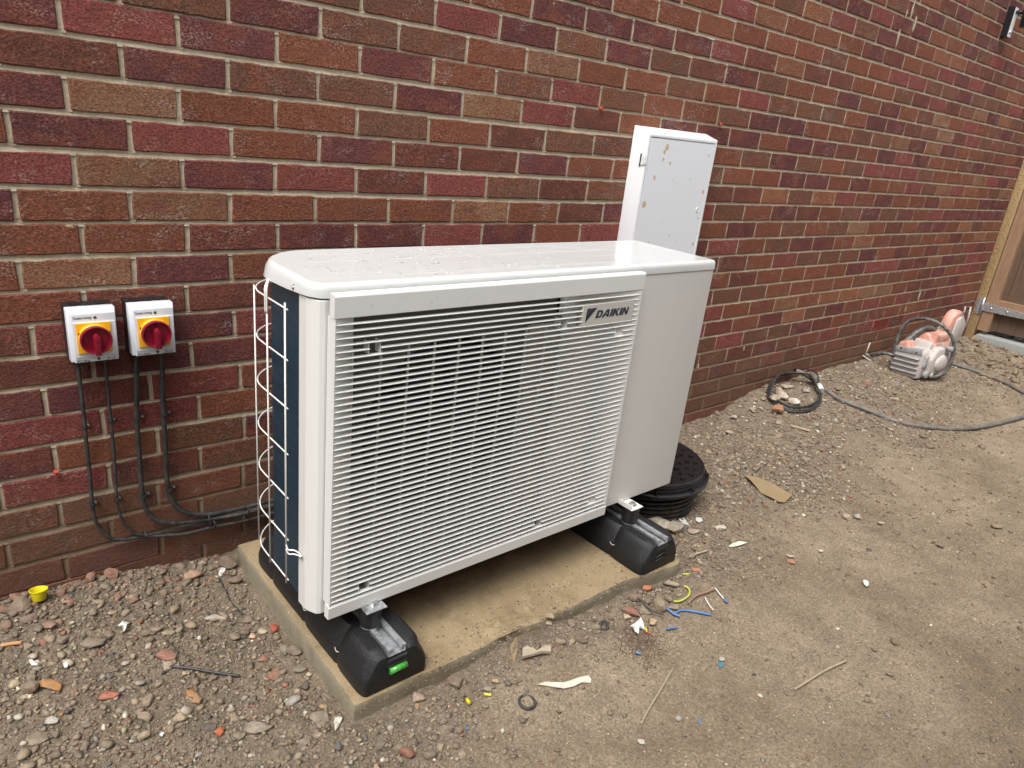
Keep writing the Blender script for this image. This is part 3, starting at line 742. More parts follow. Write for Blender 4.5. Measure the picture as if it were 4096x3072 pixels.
scatter('pale_grit', 'chip', 26000, .0028, .0075, .4, 4.2, -1.9, 0, lambda x, y: .25 + .5 * (1 - rubble(x, y)), 9, 'scattered pale and dark specks of grit on the trodden mud',
        np.array([(.52, .42, .28), (.60, .54, .44), (.42, .30, .16), (.05, .045, .045), (.30, .12, .07), (.12, .09, .07)]), np.array([.30, .16, .16, .2, .05, .13]), sink=.3)
# row of red brick crumbs and clods banked against the foot of the wall at left
RP = np.array([(.19, .085, .058), (.20, .115, .08), (.17, .12, .088), (.16, .125, .092)]); RW = np.array([.22, .24, .27, .27])
scatter('wall_foot_clods', 'lump', 700, .014, .040, -.42, .28, -.17, 0, lambda x, y: np.clip(1 + y * 5.5, 0, 1) * .62, 7, 'reddish clods heaped along the foot of the wall below the cables', RP, RW, sink=.36, powr=1.9)
scatter('gate_clods', 'lump', 420, .02, .085, 4.9, 6.3, -.9, 0, lambda x, y: 0 * x + .8, 8, 'lumps of brown earth heaped by the gate post', np.array([(.17, .12, .08), (.21, .15, .10), (.15, .105, .075)]), np.array([.4, .3, .3]), sink=.3, smooth=True)

# ------------------------------------------------------------------ concrete slab
SLX0, SLX1, SLT = .298, 1.405, .038
edge = [(.298, -.771), (.40, -.774), (.50, -.772), (.60, -.777), (.67, -.774), (.70, -.769), (.735, -.764), (.77, -.768), (.80, -.774), (.84, -.781), (.887, -.778), (.972, -.781), (1.035, -.777), (1.108, -.778), (1.167, -.776), (1.244, -.792), (1.32, -.798), (1.370, -.803), (1.396, -.797), (1.405, -.76)]
outl = []
for i in range(len(edge) - 1):
    for q in range(4):
        t = q / 4; x = edge[i][0] * (1 - t) + edge[i + 1][0] * t; y = edge[i][1] * (1 - t) + edge[i + 1][1] * t
        outl.append((x, y + .0022 * float(vnoise(x * 40, 3, 9)) + .001 * float(vnoise(x * 140, 3, 2))))
outl.append(edge[-1])
for q in range(1, 22): outl.append((1.405 + .003 * float(vnoise(q * .7, 1, 4)), -.76 + q * .70 / 22))
for q in range(0, 30): outl.append((1.40 - q * 1.10 / 30, -.060 + .002 * float(vnoise(q * .9, 5, 4))))
for q in range(0, 34): outl.append((.299 + .0016 * float(vnoise(q * .6, 8, 4)), -.062 - q * .705 / 34))
bm = bmesh.new(); n_ = len(outl); cxs, cys = .85, -.42
def ring(z, ins, jz=0):
    out = []
    for a, (x, y) in enumerate(outl):
        d = Vector((cxs - x, cys - y)); dx = ins * (1 if x < .31 else (-1 if x > 1.38 else 0)); dy = ins * (1 if y < -.7 else (-1 if y > -.07 else 0))
        jj = float(vnoise(x * 60 + z * 300, y * 60, 7)) * jz
        out.append(bm.verts.new((x + dx + jj, y + dy + jj, z + jz * float(vnoise(x * 35, y * 35, 12)))))
    return out
R = [ring(-.09, 0), ring(-.03, 0, .0012), ring(-.005, .0, .0014), ring(.018, 0, .0012), ring(SLT - .006, .0008, .0011), ring(SLT - .001, .003, .0006), ring(SLT, .0075, 0)]
for a in range(len(R) - 1):
    for q in range(n_): bm.faces.new([R[a][q], R[a][(q + 1) % n_], R[a + 1][(q + 1) % n_], R[a + 1][q]])
bm.faces.new(R[-1]); bmesh.ops.recalc_face_normals(bm, faces=bm.faces)
o = bm_obj('concrete_slab', bm, M_CONC, None, smooth=True)
tag(o, 'thin tan concrete base slab with a chipped front edge under the white unit', 'slab')
scatter('slab_dirt', 'chip', 2600, .002, .009, .30, 1.40, -.80, -.60, lambda x, y: .9 * np.exp(-((y + .79) / .02) ** 2) + .5 * gauss(x, y, .52, -.72, .05, .10) + .5 * gauss(x, y, 1.19, -.72, .05, .10), 22,
        'line of earth crumbs along the front edge of the slab', sink=.25, zfun=lambda x, y: SLT + 0 * x, reject=False)
# dried muck and crumbs on the slab
scatter('slab_crumbs', 'chip', 5200, .0020, .008, .31, 1.39, -.79, -.45, lambda x, y: .025 + .9 * gauss(x, y, .78, -.74, .20, .07) + .25 * gauss(x, y, 1.05, -.7, .2, .06), 21,
        'crumbs of earth and mortar scattered on top of the slab', sink=.2, zfun=lambda x, y: SLT + 0 * x, reject=False)
bm = bmesh.new(); V = {}
for (cx_, cy_, rx_, ry_, hh) in ((.750, -.735, .090, .034, .009), (.81, -.715, .06, .03, .006)):
    nn = 28; gr = []
    for a in range(nn + 1):
        rw = []
        for b_ in range(nn + 1):
            u_ = a / nn * 2 - 1; w_ = b_ / nn * 2 - 1; r_ = math.hypot(u_, w_); x = cx_ + u_ * rx_; y = cy_ + w_ * ry_
            z = SLT - .002 + hh * max(0, 1 - r_ * r_) * (.75 + .5 * float(vnoise(x * 60, y * 60, 1))) + .0012 * float(vnoise(x * 190, y * 190, 2)) - (.03 if y < -.79 else 0)
            rw.append(bm.verts.new((x, max(y, -.7935), z)))
        gr.append(rw)
    for a in range(nn):
        for b_ in range(nn): bm.faces.new([gr[a][b_], gr[a + 1][b_], gr[a + 1][b_ + 1], gr[a][b_ + 1]])
tag(bm_obj('dried_mud_patch', bm, M_CONC, None, smooth=True), 'thin cracked spill of dried mud on the chipped front edge of the slab', 'mud')

# ------------------------------------------------------------------ heat pump (local axes: x along the wall, y to the wall, z up)
UO = (.26931, -.63716, .19634)
hp = thing('heat_pump', 'large ivory white outdoor heat pump unit with louvred front grille standing on black rubber feet', 'heat pump', UO, .008)
W_, D_, H_ = 1.2426, .3168, .735
# casing: front with round fan opening
bm = bmesh.new()
fc = (.335, .372); fr = .226; NS = 64
x0, x1, z0, z1 = .004, W_ - .003, .0, .712
circ = [bm.verts.new((fc[0] + fr * math.cos(2 * math.pi * a / NS), 0.022, fc[1] + fr * math.sin(2 * math.pi * a / NS))) for a in range(NS)]
circ2 = [bm.verts.new((fc[0] + (fr - .012) * math.cos(2 * math.pi * a / NS), .040, fc[1] + (fr - .012) * math.sin(2 * math.pi * a / NS))) for a in range(NS)]
circ3 = [bm.verts.new((fc[0] + (fr - .014) * math.cos(2 * math.pi * a / NS), .075, fc[1] + (fr - .014) * math.sin(2 * math.pi * a / NS))) for a in range(NS)]
sq = []
for a in range(NS):
    c_, s_ = math.cos(2 * math.pi * a / NS), math.sin(2 * math.pi * a / NS); t_ = min((.30 / abs(c_)) if abs(c_) > 1e-6 else 9, (.33 / abs(s_)) if abs(s_) > 1e-6 else 9)
    sq.append(bm.verts.new((fc[0] + c_ * t_, .022, fc[1] + s_ * t_)))
for a in range(NS):
    b_ = (a + 1) % NS
    bm.faces.new([sq[a], sq[b_], circ[b_], circ[a]]); bm.faces.new([circ[a], circ[b_], circ2[b_], circ2[a]]); bm.faces.new([circ2[a], circ2[b_], circ3[b_], circ3[a]])
bmesh.ops.recalc_face_normals(bm, faces=bm.faces)
bm_obj('fan_shroud', bm, M_INNER, hp, smooth=True)
box('rear_duct', .012, .66, .076, .079, .012, .70, M_DARK, hp)
prism('inner_partition', [(.545, .0215), (.548, .016), (.600, .010), (.638, .004), (.638, .0215)], .012, .60, M_PART, hp, smooth=True)
lathe('fan_hub', [(.045, .03), (.05, .035), (.05, .07)], M_DARK, hp, 24, (fc[0], 0, fc[1]), 'y')
for a in range(3):
    bm = bmesh.new(); g0 = []
    for q in range(9):
        rr_ = .045 + q * .0205; row = []
        for p in range(7):
            an = a * 2.094 + .15 + q * .05 + p / 6 * (1.15 - .02 * q); row.append(bm.verts.new((fc[0] + rr_ * math.cos(an), .035 + .034 * p / 6 + .002 * math.sin(q), fc[1] + rr_ * math.sin(an))))
        g0.append(row)
    for q in range(8):
        for p in range(6): bm.faces.new([g0[q][p], g0[q + 1][p], g0[q + 1][p + 1], g0[q][p + 1]])
    o = bm_obj('fan_blade', bm, M_DARK, hp, smooth=True); o.modifiers.new('solid', 'SOLIDIFY').thickness = .003
# front panel right of the fan (plain sheet) with folded edges
prism('front_panel', [(.640, 0), (W_ - .010, 0), (W_ - .002, .004), (W_, .012), (W_, .30), (W_ - .01, .30), (W_ - .01, .02), (.640, .02)], 0, .708, M_CASE, hp, bevel=.0015, seg=1)
# sheet around the grille (top and bottom rails hidden behind it)
box('panel_rail', .02, .640, .0005, .012, .0, .042, M_CASE, hp); box('panel_rail', .02, .640, .0005, .012, .702, .708, M_CASE, hp)
# left corner post with chamfered corner
prism('corner_post', [(.040, .0), (.012, .0), (.003, .004), (-.0075, .024), (-.0105, .032), (-.0105, .064), (-.0085, .0665), (.03, .0665), (.03, .012), (.040, .012)], 0.0, .7045, M_CASE, hp, bevel=.0012, seg=2)
post = [o for o in hp.children if o.name.startswith('corner_post')][0]
bm = bmesh.new()
for zc in (.6405, .084):
    r_ = bmesh.ops.create_uvsphere(bm, u_segments=28, v_segments=18, radius=1)
    for v in r_['verts']: v.co = Vector((-.0135 + v.co.x * .0095, .0480 + v.co.y * .0150, zc + v.co.z * .0195))
cut = bm_obj('cutter', bm); md = post.modifiers.new('dimples', 'BOOLEAN'); md.object = cut; md.solver = 'EXACT'
bpy.context.view_layer.update(); me = bpy.data.meshes.new_from_object(post.evaluated_get(bpy.context.evaluated_depsgraph_get()))
post.modifiers.clear(); post.data = me; me.polygons.foreach_set('use_smooth', [p.area < 1e-5 for p in me.polygons]);  bpy.data.objects.remove(cut)
# base pan
prism('base_pan', [(.012, .02), (.02, .014), (W_ - .004, .01), (W_ - .004, .312), (.10, .306), (.045, .28), (.018, .24), (.012, .2), (.012, .066)], -.002, .03, M_PAN, hp)
# coil: straight side then bend round the back corner
def coil_path(off, y0=.066, xe=.95, n=14):
    r = .095 + off; out = [(-off, y0), (-off, .125), (-off, .195)]
    for a in range(1, n + 1):
        t = a / n * math.pi / 2; out.append((.095 - r * math.cos(t), .205 + r * math.sin(t)))
    out.append((xe, .205 + r)); return out
pa = coil_path(0); pb = coil_path(-.03)[::-1]
prism('coil', pa + pb, .002, .709, M_COIL, hp, smooth=True)
# wire guard
def hoop(z): return [(x, y, z) for x, y in coil_path(.030, .072, .45)]
bmw = bmesh.new()
def wire(name, pts, r=.0017, n=1): return tube(name, pts, r, M_WHITE_WIRE, guard, 6, n)
guard = bpy.data.objects.new('wire_guard', None); COL.objects.link(guard); guard.parent = hp
for q in range(7): wire('hoop_wire', hoop(.672 - q * .1022))
wire('upright_wire', [(-.0335, .0755, .685), (-.0335, .0755, .052)], .0019)
wire('upright_wire', [(-.0335, .163, .655), (-.0335, .163, .052)], .0019)
t_ = math.radians(24); ux, uy = .095 - .1285 * math.cos(t_), .205 + .1285 * math.sin(t_)
wire('upright_wire', [(ux, uy, .676), (ux, uy, .056)], .0019)
for dy in (.0, .0085):
    wire('hook_wire', smooth_path([(-.012, .190 + dy * .3, .700), (-.018, .187 + dy * .4, .704), (-.030, .170 + dy, .692), (-.0335, .163 + dy, .680), (-.0335, .163 + dy, .640)], 5), .0019)
for dz in (.0, -.010):
    wire('hook_wire', smooth_path([(-.0335, .0755, .150 + dz), (-.031, .069, .139 + dz), (-.022, .062, .139 + dz), (-.0155, .050, .136 + dz * .6), (-.0135, .044, .130)], 5), .0018)
# top cover
out = [(.020, .0), (W_ - .012, .0), (W_ - .003, .003), (W_, .012), (W_, D_ - .014), (W_ - .004, D_ - .004), (W_ - .014, D_)]
out += [(x, y) for x, y in [(.45, D_), (.15, D_)]]
for a in range(0, 15):
    t = math.pi / 2 * (1 - a / 14); out.append((.118 - .130 * math.cos(t), D_ - .130 + .130 * math.sin(t)))
out += [(-.012, .10), (-.0125, .036), (-.009, .024), (.004, .006)]
bm = bmesh.new(); cen = Vector((.6, .158))
def inset(p, d):
    i = out.index(p); a = Vector(out[i - 1]); b = Vector(out[(i + 1) % len(out)]); t_ = (b - a).normalized(); nrm = Vector((-t_.y, t_.x)); return (p[0] + nrm.x * d, p[1] + nrm.y * d)
rings = []
for z, d in ((.7085, -.0005), (.7085, -.0022), (.722, -.0016), (.7285, 0.0), (.7325, .0025), (.7350, .0075), (.7353, .0105), (.7351, .0130), (.7350, .016)):
    row = []
    for p in out:
        q = inset(p, d + (.0 if z > .73 else 0)); zz = z
        left = max(0, min(1, (.05 - p[0]) / .05)) * max(0, min(1, (p[1] - .07) / .05))
        if z < .73: q = (q[0] - .006 * left * (.7285 - z) / .02, q[1])
        if z < .71: zz = z - .0065 * left
        row.append(bm.verts.new((q[0], q[1], zz)))
    rings.append(row)
for a in range(len(rings) - 1):
    for q in range(len(out)): bm.faces.new([rings[a][q], rings[a][(q + 1) % len(out)], rings[a + 1][(q + 1) % len(out)], rings[a + 1][q]])
bm.faces.new(rings[-1]); bmesh.ops.recalc_face_normals(bm, faces=bm.faces)
cover = bm_obj('top_cover', bm, M_COVER, hp, smooth=True)
for y_, xa, xb in ((.1945, .060, 1.02), (.052, .05, .86), (.262, .12, 1.0)):
    bm = bmesh.new(); add_box(bm, xa, xb, y_ - .0014, y_ + .0014, .7345, .7358); bm_obj('pressed_rib', bm, M_COVER, cover, bevel=.0006, seg=1)
# rain drops
bm = bmesh.new(); rd = random.Random(3)
def drop(x, y, z, r, ax):
    mt_ = bmesh.ops.create_icosphere(bm, subdivisions=2, radius=1)
    for v in mt_['verts']:
        s = Vector((r * (1 + .15 * math.sin(x * 900)), r, r * .38)) if ax == 'z' else Vector((r, r * .5, r * 1.15)); v.co = Vector((v.co.x * s.x + x, v.co.y * s.y + y, v.co.z * s.z + z))
for q in range(230):
    x = abs(rd.gauss(.28, .20)) + .03; y = rd.uniform(.02, .29)
    if x < 1.1: drop(x, y, .7350, rd.choice((.0015, .002, .003, .0045)) * rd.uniform(.7, 1.2), 'z')
for q in range(70): drop(min(1.0, abs(rd.gauss(.25, .18)) + .03), .0 + rd.uniform(-.0005, .0003), rd.uniform(.712, .727), rd.uniform(.0012, .0024), 'y')
for q in range(26): drop(rd.uniform(.05, .6), -.0305, rd.uniform(.680, .715), rd.uniform(.001, .0018), 'y')
o = bm_obj('rain_drops', bm, M_WATER, cover, smooth=True)
for f in o.data.polygons: f.use_smooth = True
o['kind'] = 'stuff'
def screw(loc, axis, parent, r=.0046, mt=M_CHROME, washer=True):
    s_ = 1
    prof = [(r * 1.5, 0), (r * 1.5, .0012), (r, .0014), (r, .0036), (r * .75, .0050), (r * .35, .0050), (r * .3, .0035)] if washer else [(r, 0), (r, .0022), (r * .7, .0036), (r * .35, .0036), (r * .3, .002)]
    if axis == '-y': o = lathe('screw', [(a, -b) for a, b in prof], mt, parent, 14, loc, 'y')
    elif axis == '-x': o = lathe('screw', [(a, -b) for a, b in prof], mt, parent, 14, loc, 'x')
    else: o = lathe('screw', prof, mt, parent, 14, loc, 'z')
    return o
screw((.4126, -.0005, .716), '-y', hp, .0036); screw((.8212, -.0005, .716), '-y', hp, .0036)
screw((-.014, .076, .7135), '-x', hp, .0040); screw((-.0135, .190, .701), '-x', hp, .0036); screw((-.0125, .044, .130), '-x', hp, .0036)

# front grille
gx0, gx1 = .0165, .8895
grille = bpy.data.objects.new('front_grille', None); COL.objects.link(grille); grille.parent = hp
def slab_quad(name, prof, xa, xb, mt, par): return prism(name, prof, xa, xb, mt, par, axis='x', smooth=False)
# header band and bottom band: profile in (y,z)
prism('grille_header', [(-.012, .6765), (-.0290, .6765), (-.0305, .6780), (-.0305, .7175), (-.0285, .7212), (-.0240, .7224), (-.012, .7224)], gx0 - .001, gx1 + .001, M_GRILLE, grille, axis='x', smooth=False)
prism('grille_bottom_band', [(-.010, .0), (-.0275, .0), (-.0295, .002), (-.0305, .030), (-.0275, .034), (-.012, .036)], gx0 - .001, gx1 + .001, M_GRILLE, grille, axis='x', smooth=False)
# side cheeks: solid sheet behind the slat ends, sloping back from the rim
prism('grille_cheek', [(gx0, -.002), (gx0, -.0290), (gx0 + .0016, -.0302), (gx0 + .010, -.0262), (.050, -.0175), (.0630, -.0150), (.0635, -.002), (.0605, -.002), (.0600, -.0125), (gx0 + .004, -.024), (gx0 + .003, -.002)], .0362, .6763, M_GRILLE, grille, axis='z', smooth=False)
prism('grille_cheek', [(gx1, -.002), (gx1, -.0285), (gx1 - .0016, -.0302), (gx1 - .03, -.0275), (.80, -.0215), (.72, -.0160), (.6700, -.0135), (.6600, -.0115), (.6500, -.006), (.6400, -.002), (.68, -.010), (.74, -.0130), (.80, -.018), (gx1 - .003, -.026), (gx1 - .0025, -.002)], .0362, .6763, M_GRILLE, grille, axis='z', smooth=False)
# upright ribs behind the slats
for xr in (.0615, .1240, .1885, .2520, .3160, .3802, .4446, .5070, .5700, .6250):
    bm = bmesh.new(); add_box(bm, xr - .00055, xr + .00055, -.0212, -.0140, .036, .6085); bm_obj('grille_rib', bm, M_GRILLE, grille)
# slats
SH = .0135
def slat(z, xa, xb, tipL, tipR):
    # section (y,z): nose, sloping top, thin back
    sec = [(-.0306, -.0011), (-.0312, .0003), (-.0304, .0012), (-.0208, .0014), (-.0204, .0004), (-.0290, -.0012)]
    bm = bmesh.new(); st = []
    def row(x, ys, zs):
        st.append([bm.verts.new((x, -.0302 + (y + .0302) * ys, z + q * zs)) for y, q in sec])
    if tipL: row(xa, .04, .25); row(xa + .010, .40, .7); row(xa + .030, .85, .95); row(xa + .045, 1, 1)
    else: row(xa, .85, .5); row(xa + .0015, 1, .9); row(xa + .004, 1, 1)
    if tipR: row(xb - .10, 1, 1) if xb - xa > .3 else None; row(xb - .022, .75, .9); row(xb - .008, .35, .6); row(xb, .04, .25)
    else: row(xb - .004, 1, 1); row(xb - .0015, 1, .9); row(xb, .85, .5)
    for a in range(len(st) - 1):
        for q in range(6): bm.faces.new([st[a][q], st[a][(q + 1) % 6], st[a + 1][(q + 1) % 6], st[a + 1][q]])
    bm.faces.new(st[0]); bm.faces.new(st[-1][::-1]); bmesh.ops.recalc_face_normals(bm, faces=bm.faces)
    me = bpy.data.meshes.new('grille_slat'); bm.to_mesh(me); bm.free()
    return link('grille_slat', me, M_GRILLE, grille)
full = None; a_, b_ = gx0 + .0015, gx1 - .003
gaps = {4: [(.092, .1176), (.606, .629)], 7: [(.809, .838)], 44: [(.8093, .8398)], 45: [(.0884, .1146), (.6078, .632)]}
for j in range(47):
    z = .6638 - SH * j
    cuts = list(gaps.get(j, []))
    if 1 <= j <= 4: cuts.append((.6740 + .0006 * j, .8660))
    if not cuts:
        if full is None: full = slat(0, a_, b_, True, True)
        o = full if j == 0 else full.copy()
        if j: COL.objects.link(o)
        o.location = (0, 0, z)
    else:
        xs = [a_] + [q for c_ in sorted(cuts) for q in c_] + [b_]
        for q in range(0, len(xs), 2): slat(z, xs[q], xs[q + 1], q == 0, q == len(xs) - 2)
# screw wells behind the gaps
for zc, (xa, xb) in ((.6115, (.092, .1176)), (.6115, (.606, .629)), (.569, (.809, .838)), (.066, (.8093, .8398)), (.054, (.0884, .1146)), (.054, (.6078, .632))):
    z0_, z1_ = zc - .0135, zc + .012
    for xq in (xa, xb): box('well_side', xq - .001, xq + .001, -.0255, -.006, z0_, z1_, M_GRILLE, grille)
    box('well_floor', xa + .0011, xb - .0011, -.0062, -.0058, z0_, z1_, M_INNER, grille)
# name badge
badge = prism('name_badge', [(.6745, .5930), (.8655, .5930), (.8640, .6520), (.6725, .6520)], -.0305, -.0165, M_BADGE, grille, axis='y', bevel=.001, seg=1)
def flat(name, loops, y, mt, par, ex=.0004):
    cu = bpy.data.curves.new(name, 'CURVE'); cu.dimensions = '2D'; cu.fill_mode = 'BOTH'; cu.extrude = ex
    for lp in loops:
        sp = cu.splines.new('POLY'); sp.points.add(len(lp) - 1); sp.use_cyclic_u = True
        for i, (a, b) in enumerate(lp): sp.points[i].co = (a, b, 0, 1)
    t = bpy.data.objects.new(name, cu); COL.objects.link(t); bpy.context.view_layer.update()
    me = bpy.data.meshes.new_from_object(t); bpy.data.objects.remove(t)
    me.transform(Matrix.Translation((0, y, 0)) @ Matrix.Rotation(math.pi / 2, 4, 'X')); me.materials.clear()
    return link(name, me, mt, par)
YB = -.0308
flat('logo_mark', [[(.6885, .6420), (.7040, .6420), (.6868, .6265)]], YB, M_LOGO, badge)
flat('logo_mark', [[(.7062, .6420), (.7225, .6420), (.6862, .6075), (.6866, .6246)]], YB, M_LOGO, badge)
lx, lz, lh = .7205, .6155, .0192
SHR = .30
def LT(pts, x): return [(x + a * lh * 1.27 + SHR * b * lh, lz + b * lh) for a, b in pts]
S = .31
gl = {'D': [[(0, 0), (.50, 0), (.78, .10), (.92, .35), (.92, .65), (.78, .90), (.50, 1), (0, 1)], [(S, .20), (S, .80), (.46, .80), (.60, .70), (.66, .58), (.66, .42), (.60, .30), (.46, .20)]],
      'A': [[(-.12, 0), (.20, 0), (.245, .20), (.64, .20), (.66, 0), (.93, 0), (.72, 1), (.33, 1)], [(.31, .40), (.47, .74), (.50, .74), (.59, .40)]],
      'I': [[(0, 0), (S, 0), (S, 1), (0, 1)]],
      'K': [[(0, 0), (S, 0), (S, .36), (.36, .46), (.62, 0), (.97, 0), (.58, .60), (.93, 1), (.60, 1), (S, .62), (S, 1), (0, 1)]],
      'N': [[(0, 0), (.25, 0), (.25, .62), (.62, 0), (.88, 0), (.88, 1), (.63, 1), (.63, .40), (.26, 1), (0, 1)]]}
cx_ = lx
for ch, adv in (('D', 1.06), ('A', 1.05), ('I', .40), ('K', 1.06), ('I', .40), ('N', .9)):
    flat('logo_letter', [LT(l, cx_) for l in gl[ch]], YB, M_LOGO, badge); cx_ += adv * lh * 1.27

# mounting legs of the unit
for xc, mt in ((.122, M_GALV), (1.012, M_WHITE_WIRE)):
    bm = bmesh.new(); add_box(bm, xc - .026, xc + .026, -.054, .34, -.0035, .0 - .0025 + .001); add_box(bm, xc - .026, xc - .023, -.05, .33, -.0025, .012); 
    lg = bm_obj('mounting_leg', bm, mt, hp, bevel=.001, seg=1)
    lathe('bolt', [(.013, -.0014), (.013, .0004), (.0085, .0006), (.0085, .0062), (.005, .0066)], M_CHROME, lg, 6 if xc < .5 else 16, (xc + .004, -.030, 0))

# rubber feet
def foot(name, label, xw, yfront, L, vial):
    t = thing(name, label, 'support foot', (xw, yfront, SLT), .008, 'black rubber feet under the unit')
    Hf = .097; Wb = .086; Wt = .064
    # long body as cross sections along y
    bm = bmesh.new(); secs = []
    ys = [0, .006, .020, .034, .10, .118, .126, .134, .20, .27, .288, .296, .304, .40, .47, .488, .496, .504, .55, L - .034, L - .012, L]
    for y in ys:
        e = min(y, L - y); k_ = min(1, e / .034); pinch = .0
        for yn in (.126, .296, .496):
            pinch = max(pinch, math.exp(-((y - yn) / .008) ** 2))
        wb = Wb * (.86 + .14 * math.sqrt(max(0, 1 - (1 - k_) ** 2))) - .005 * pinch; wt = Wt * (.80 + .20 * k_) - .010 * pinch; top = Hf - .010 * (1 - k_) ** 2
        rail = .0255
        pr = [(-wb, .0), (-wb, .030), (-wb + .005, .048), (-wt - .006, top - .018), (-wt, top - .006), (-wt + .007, top), (-rail, top), (-rail, top - .016), (rail, top - .016), (rail, top), (wt - .007, top), (wt, top - .006), (wt + .006, top - .018), (wb - .005, .048), (wb, .030), (wb, .0)]
        secs.append([bm.verts.new((a, y, b)) for a, b in pr])
    for a in range(len(secs) - 1):
        for q in range(len(pr)): bm.faces.new([secs[a][q], secs[a][(q + 1) % len(pr)], secs[a + 1][(q + 1) % len(pr)], secs[a + 1][q]])
    bm.faces.new(secs[0]); bm.faces.new(secs[-1][::-1]); bmesh.ops.recalc_face_normals(bm, faces=bm.faces)
    bm_obj('rubber_block', bm, M_RUBBER, t, smooth=True, bevel=.0025, seg=2, angle=50)
    # channel rail let into the top
    bm = bmesh.new(); rz = Hf - .0155
    prof = [(-.0225, rz), (.0225, rz), (.0225, Hf + .003), (.0105, Hf + .003), (.0105, Hf - .004), (.0128, Hf - .004), (.0128, Hf + .0005), (.0200, Hf + .0005), (.0200, rz + .0022), (-.0200, rz + .0022), (-.0200, Hf + .0005), (-.0128, Hf + .0005), (-.0128, Hf - .004), (-.0105, Hf - .004), (-.0105, Hf + .003), (-.0225, Hf + .003)]
    A = [bm.verts.new((a, .004, b)) for a, b in prof]; B = [bm.verts.new((a, L - .01, b)) for a, b in prof]
    for q in range(len(prof)): bm.faces.new([A[q], A[(q + 1) % len(prof)], B[(q + 1) % len(prof)], B[q]])
    bm.faces.new(A); bm.faces.new(B[::-1]); bmesh.ops.recalc_face_normals(bm, faces=bm.faces)
    bm_obj('steel_channel', bm, M_GALV, t)
    if vial:
        vy = -.0015
        bm = bmesh.new(); 
        add_box(bm, -.027, .027, -.0022, .004, .0365, .0395); add_box(bm, -.027, .027, -.0022, .004, .0590, .0620)
        bm_obj('vial_recess', bm, M_RUBBER, t, bevel=.001, seg=1)
        tube('spirit_vial', [(-.0215, -.004, .0485), (.0215, -.004, .0505)], .0075, M_GREEN, t, 14, 1)
        for dx in (-.0055, .0055): tube('vial_line', [(dx - .0003, -.004, .0493), (dx + .0003, -.004, .0493)], .0077, M_DARK, t, 14, 1)
        box('vial_slot', -.0255, .0255, -.0008, .004, .0396, .0589, M_DARK, t)
    else:
        for zc, dx in ((.052, .03), (.040, .03)):
            bm = bmesh.new(); tube_geo(bm, [(-dx, -.001, zc - .006), (0.0, -.0035, zc + .004), (dx, -.001, zc - .006)], .0028, 6); bm_obj('moulded_chevron', bm, M_RUBBER, t)
    for yn in (.126, .296):
        tube('moulding_flash', [(-Wb + .001, yn - .012, .046), (-Wb - .0005, yn - .004, .043), (-Wb + .001, yn + .006, .047)], .0013, M_SAW_W, t, 5, 3)
    return t
f1 = foot('support_foot', 'black rubber support foot with a green spirit vial in its end, nearest the camera', UO[0] + .136, UO[1] - .127, .60, True)
f2 = foot('support_foot', 'black rubber support foot with scuffed blank end, beside the round black chamber', UO[0] + 1.030, UO[1] - .150, .60, False)
for fx, lab in ((.123, 'black rubber damper puck under the left front leg plate of the unit'), (1.014, 'black rubber damper puck under the right front leg plate of the unit')):
    px = UO[0] + fx; py = UO[1] - .022; z0_ = SLT + .0995; z1_ = UO[2] - .0045
    t = thing('damper', lab, 'damper', (px, py, z0_), 0, 'anti-vibration pucks between the feet and the unit'); h_ = z1_ - z0_
    lathe('rubber_body', [(.0225, .002), (.0245, .004), (.0255, h_ * .5), (.0245, h_ - .004), (.0225, h_ - .002)], M_DAMPER, t, 28)
    lathe('steel_washer', [(.0235, 0), (.0235, .002)], M_GALV, t, 24); lathe('steel_washer', [(.0235, h_ - .002), (.0235, h_)], M_GALV, t, 24)

# ------------------------------------------------------------------ white meter box on the wall
mb = thing('meter_box', 'tall white plastic meter box with mud-spotted door fixed to the wall behind the unit', 'meter box', (1.772, 0, .655))
mw, mh2, md_ = .430, .625, .074
bm = bmesh.new()
A = [bm.verts.new(p) for p in ((0, 0, 0), (mw, 0, 0), (mw, 0, mh2), (0, 0, mh2))]
B = [bm.verts.new(p) for p in ((.000, -md_, .018), (mw - .020, -md_, .018), (mw - .020, -md_, mh2 - .020), (.000, -md_, mh2 - .020))]
for q in range(4): bm.faces.new([A[q], A[(q + 1) % 4], B[(q + 1) % 4], B[q]])
fi = .013
C_ = [bm.verts.new(p) for p in ((fi, -md_, .018 + fi), (mw - .020 - fi, -md_, .018 + fi), (mw - .020 - fi, -md_, mh2 - .020 - fi), (fi, -md_, mh2 - .020 - fi))]
D2 = [bm.verts.new((v.co.x, -md_ + .010, v.co.z)) for v in C_]
for q in range(4):
    bm.faces.new([B[q], B[(q + 1) % 4], C_[(q + 1) % 4], C_[q]]); bm.faces.new([C_[q], C_[(q + 1) % 4], D2[(q + 1) % 4], D2[q]])
bm.faces.new(D2); bmesh.ops.recalc_face_normals(bm, faces=bm.faces)
bm_obj('box_body', bm, M_GRP, mb, smooth=True, bevel=.003, seg=2, angle=20)
box('door', fi + .003, mw - .020 - fi - .003, -md_ + .0005, -md_ + .0098, .018 + fi + .003, mh2 - .020 - fi - .003, M_DOOR, mb, .0025)
hz = 1.166 - .655
h_ = box('hinge', -.003, .006, -md_ - .001, -md_ + .016, hz - .017, hz + .017, M_GRP, mb, .001, 1)
box('hinge_slot', -.0035, -.0002, -md_ + .017, -md_ + .022, hz - .021, hz + .021, M_DARK, mb)
box('hinge_knuckle', -.004, .008, -md_ - .0028, -md_ + .003, hz - .013, hz + .013, M_GRP, mb, .001, 1)
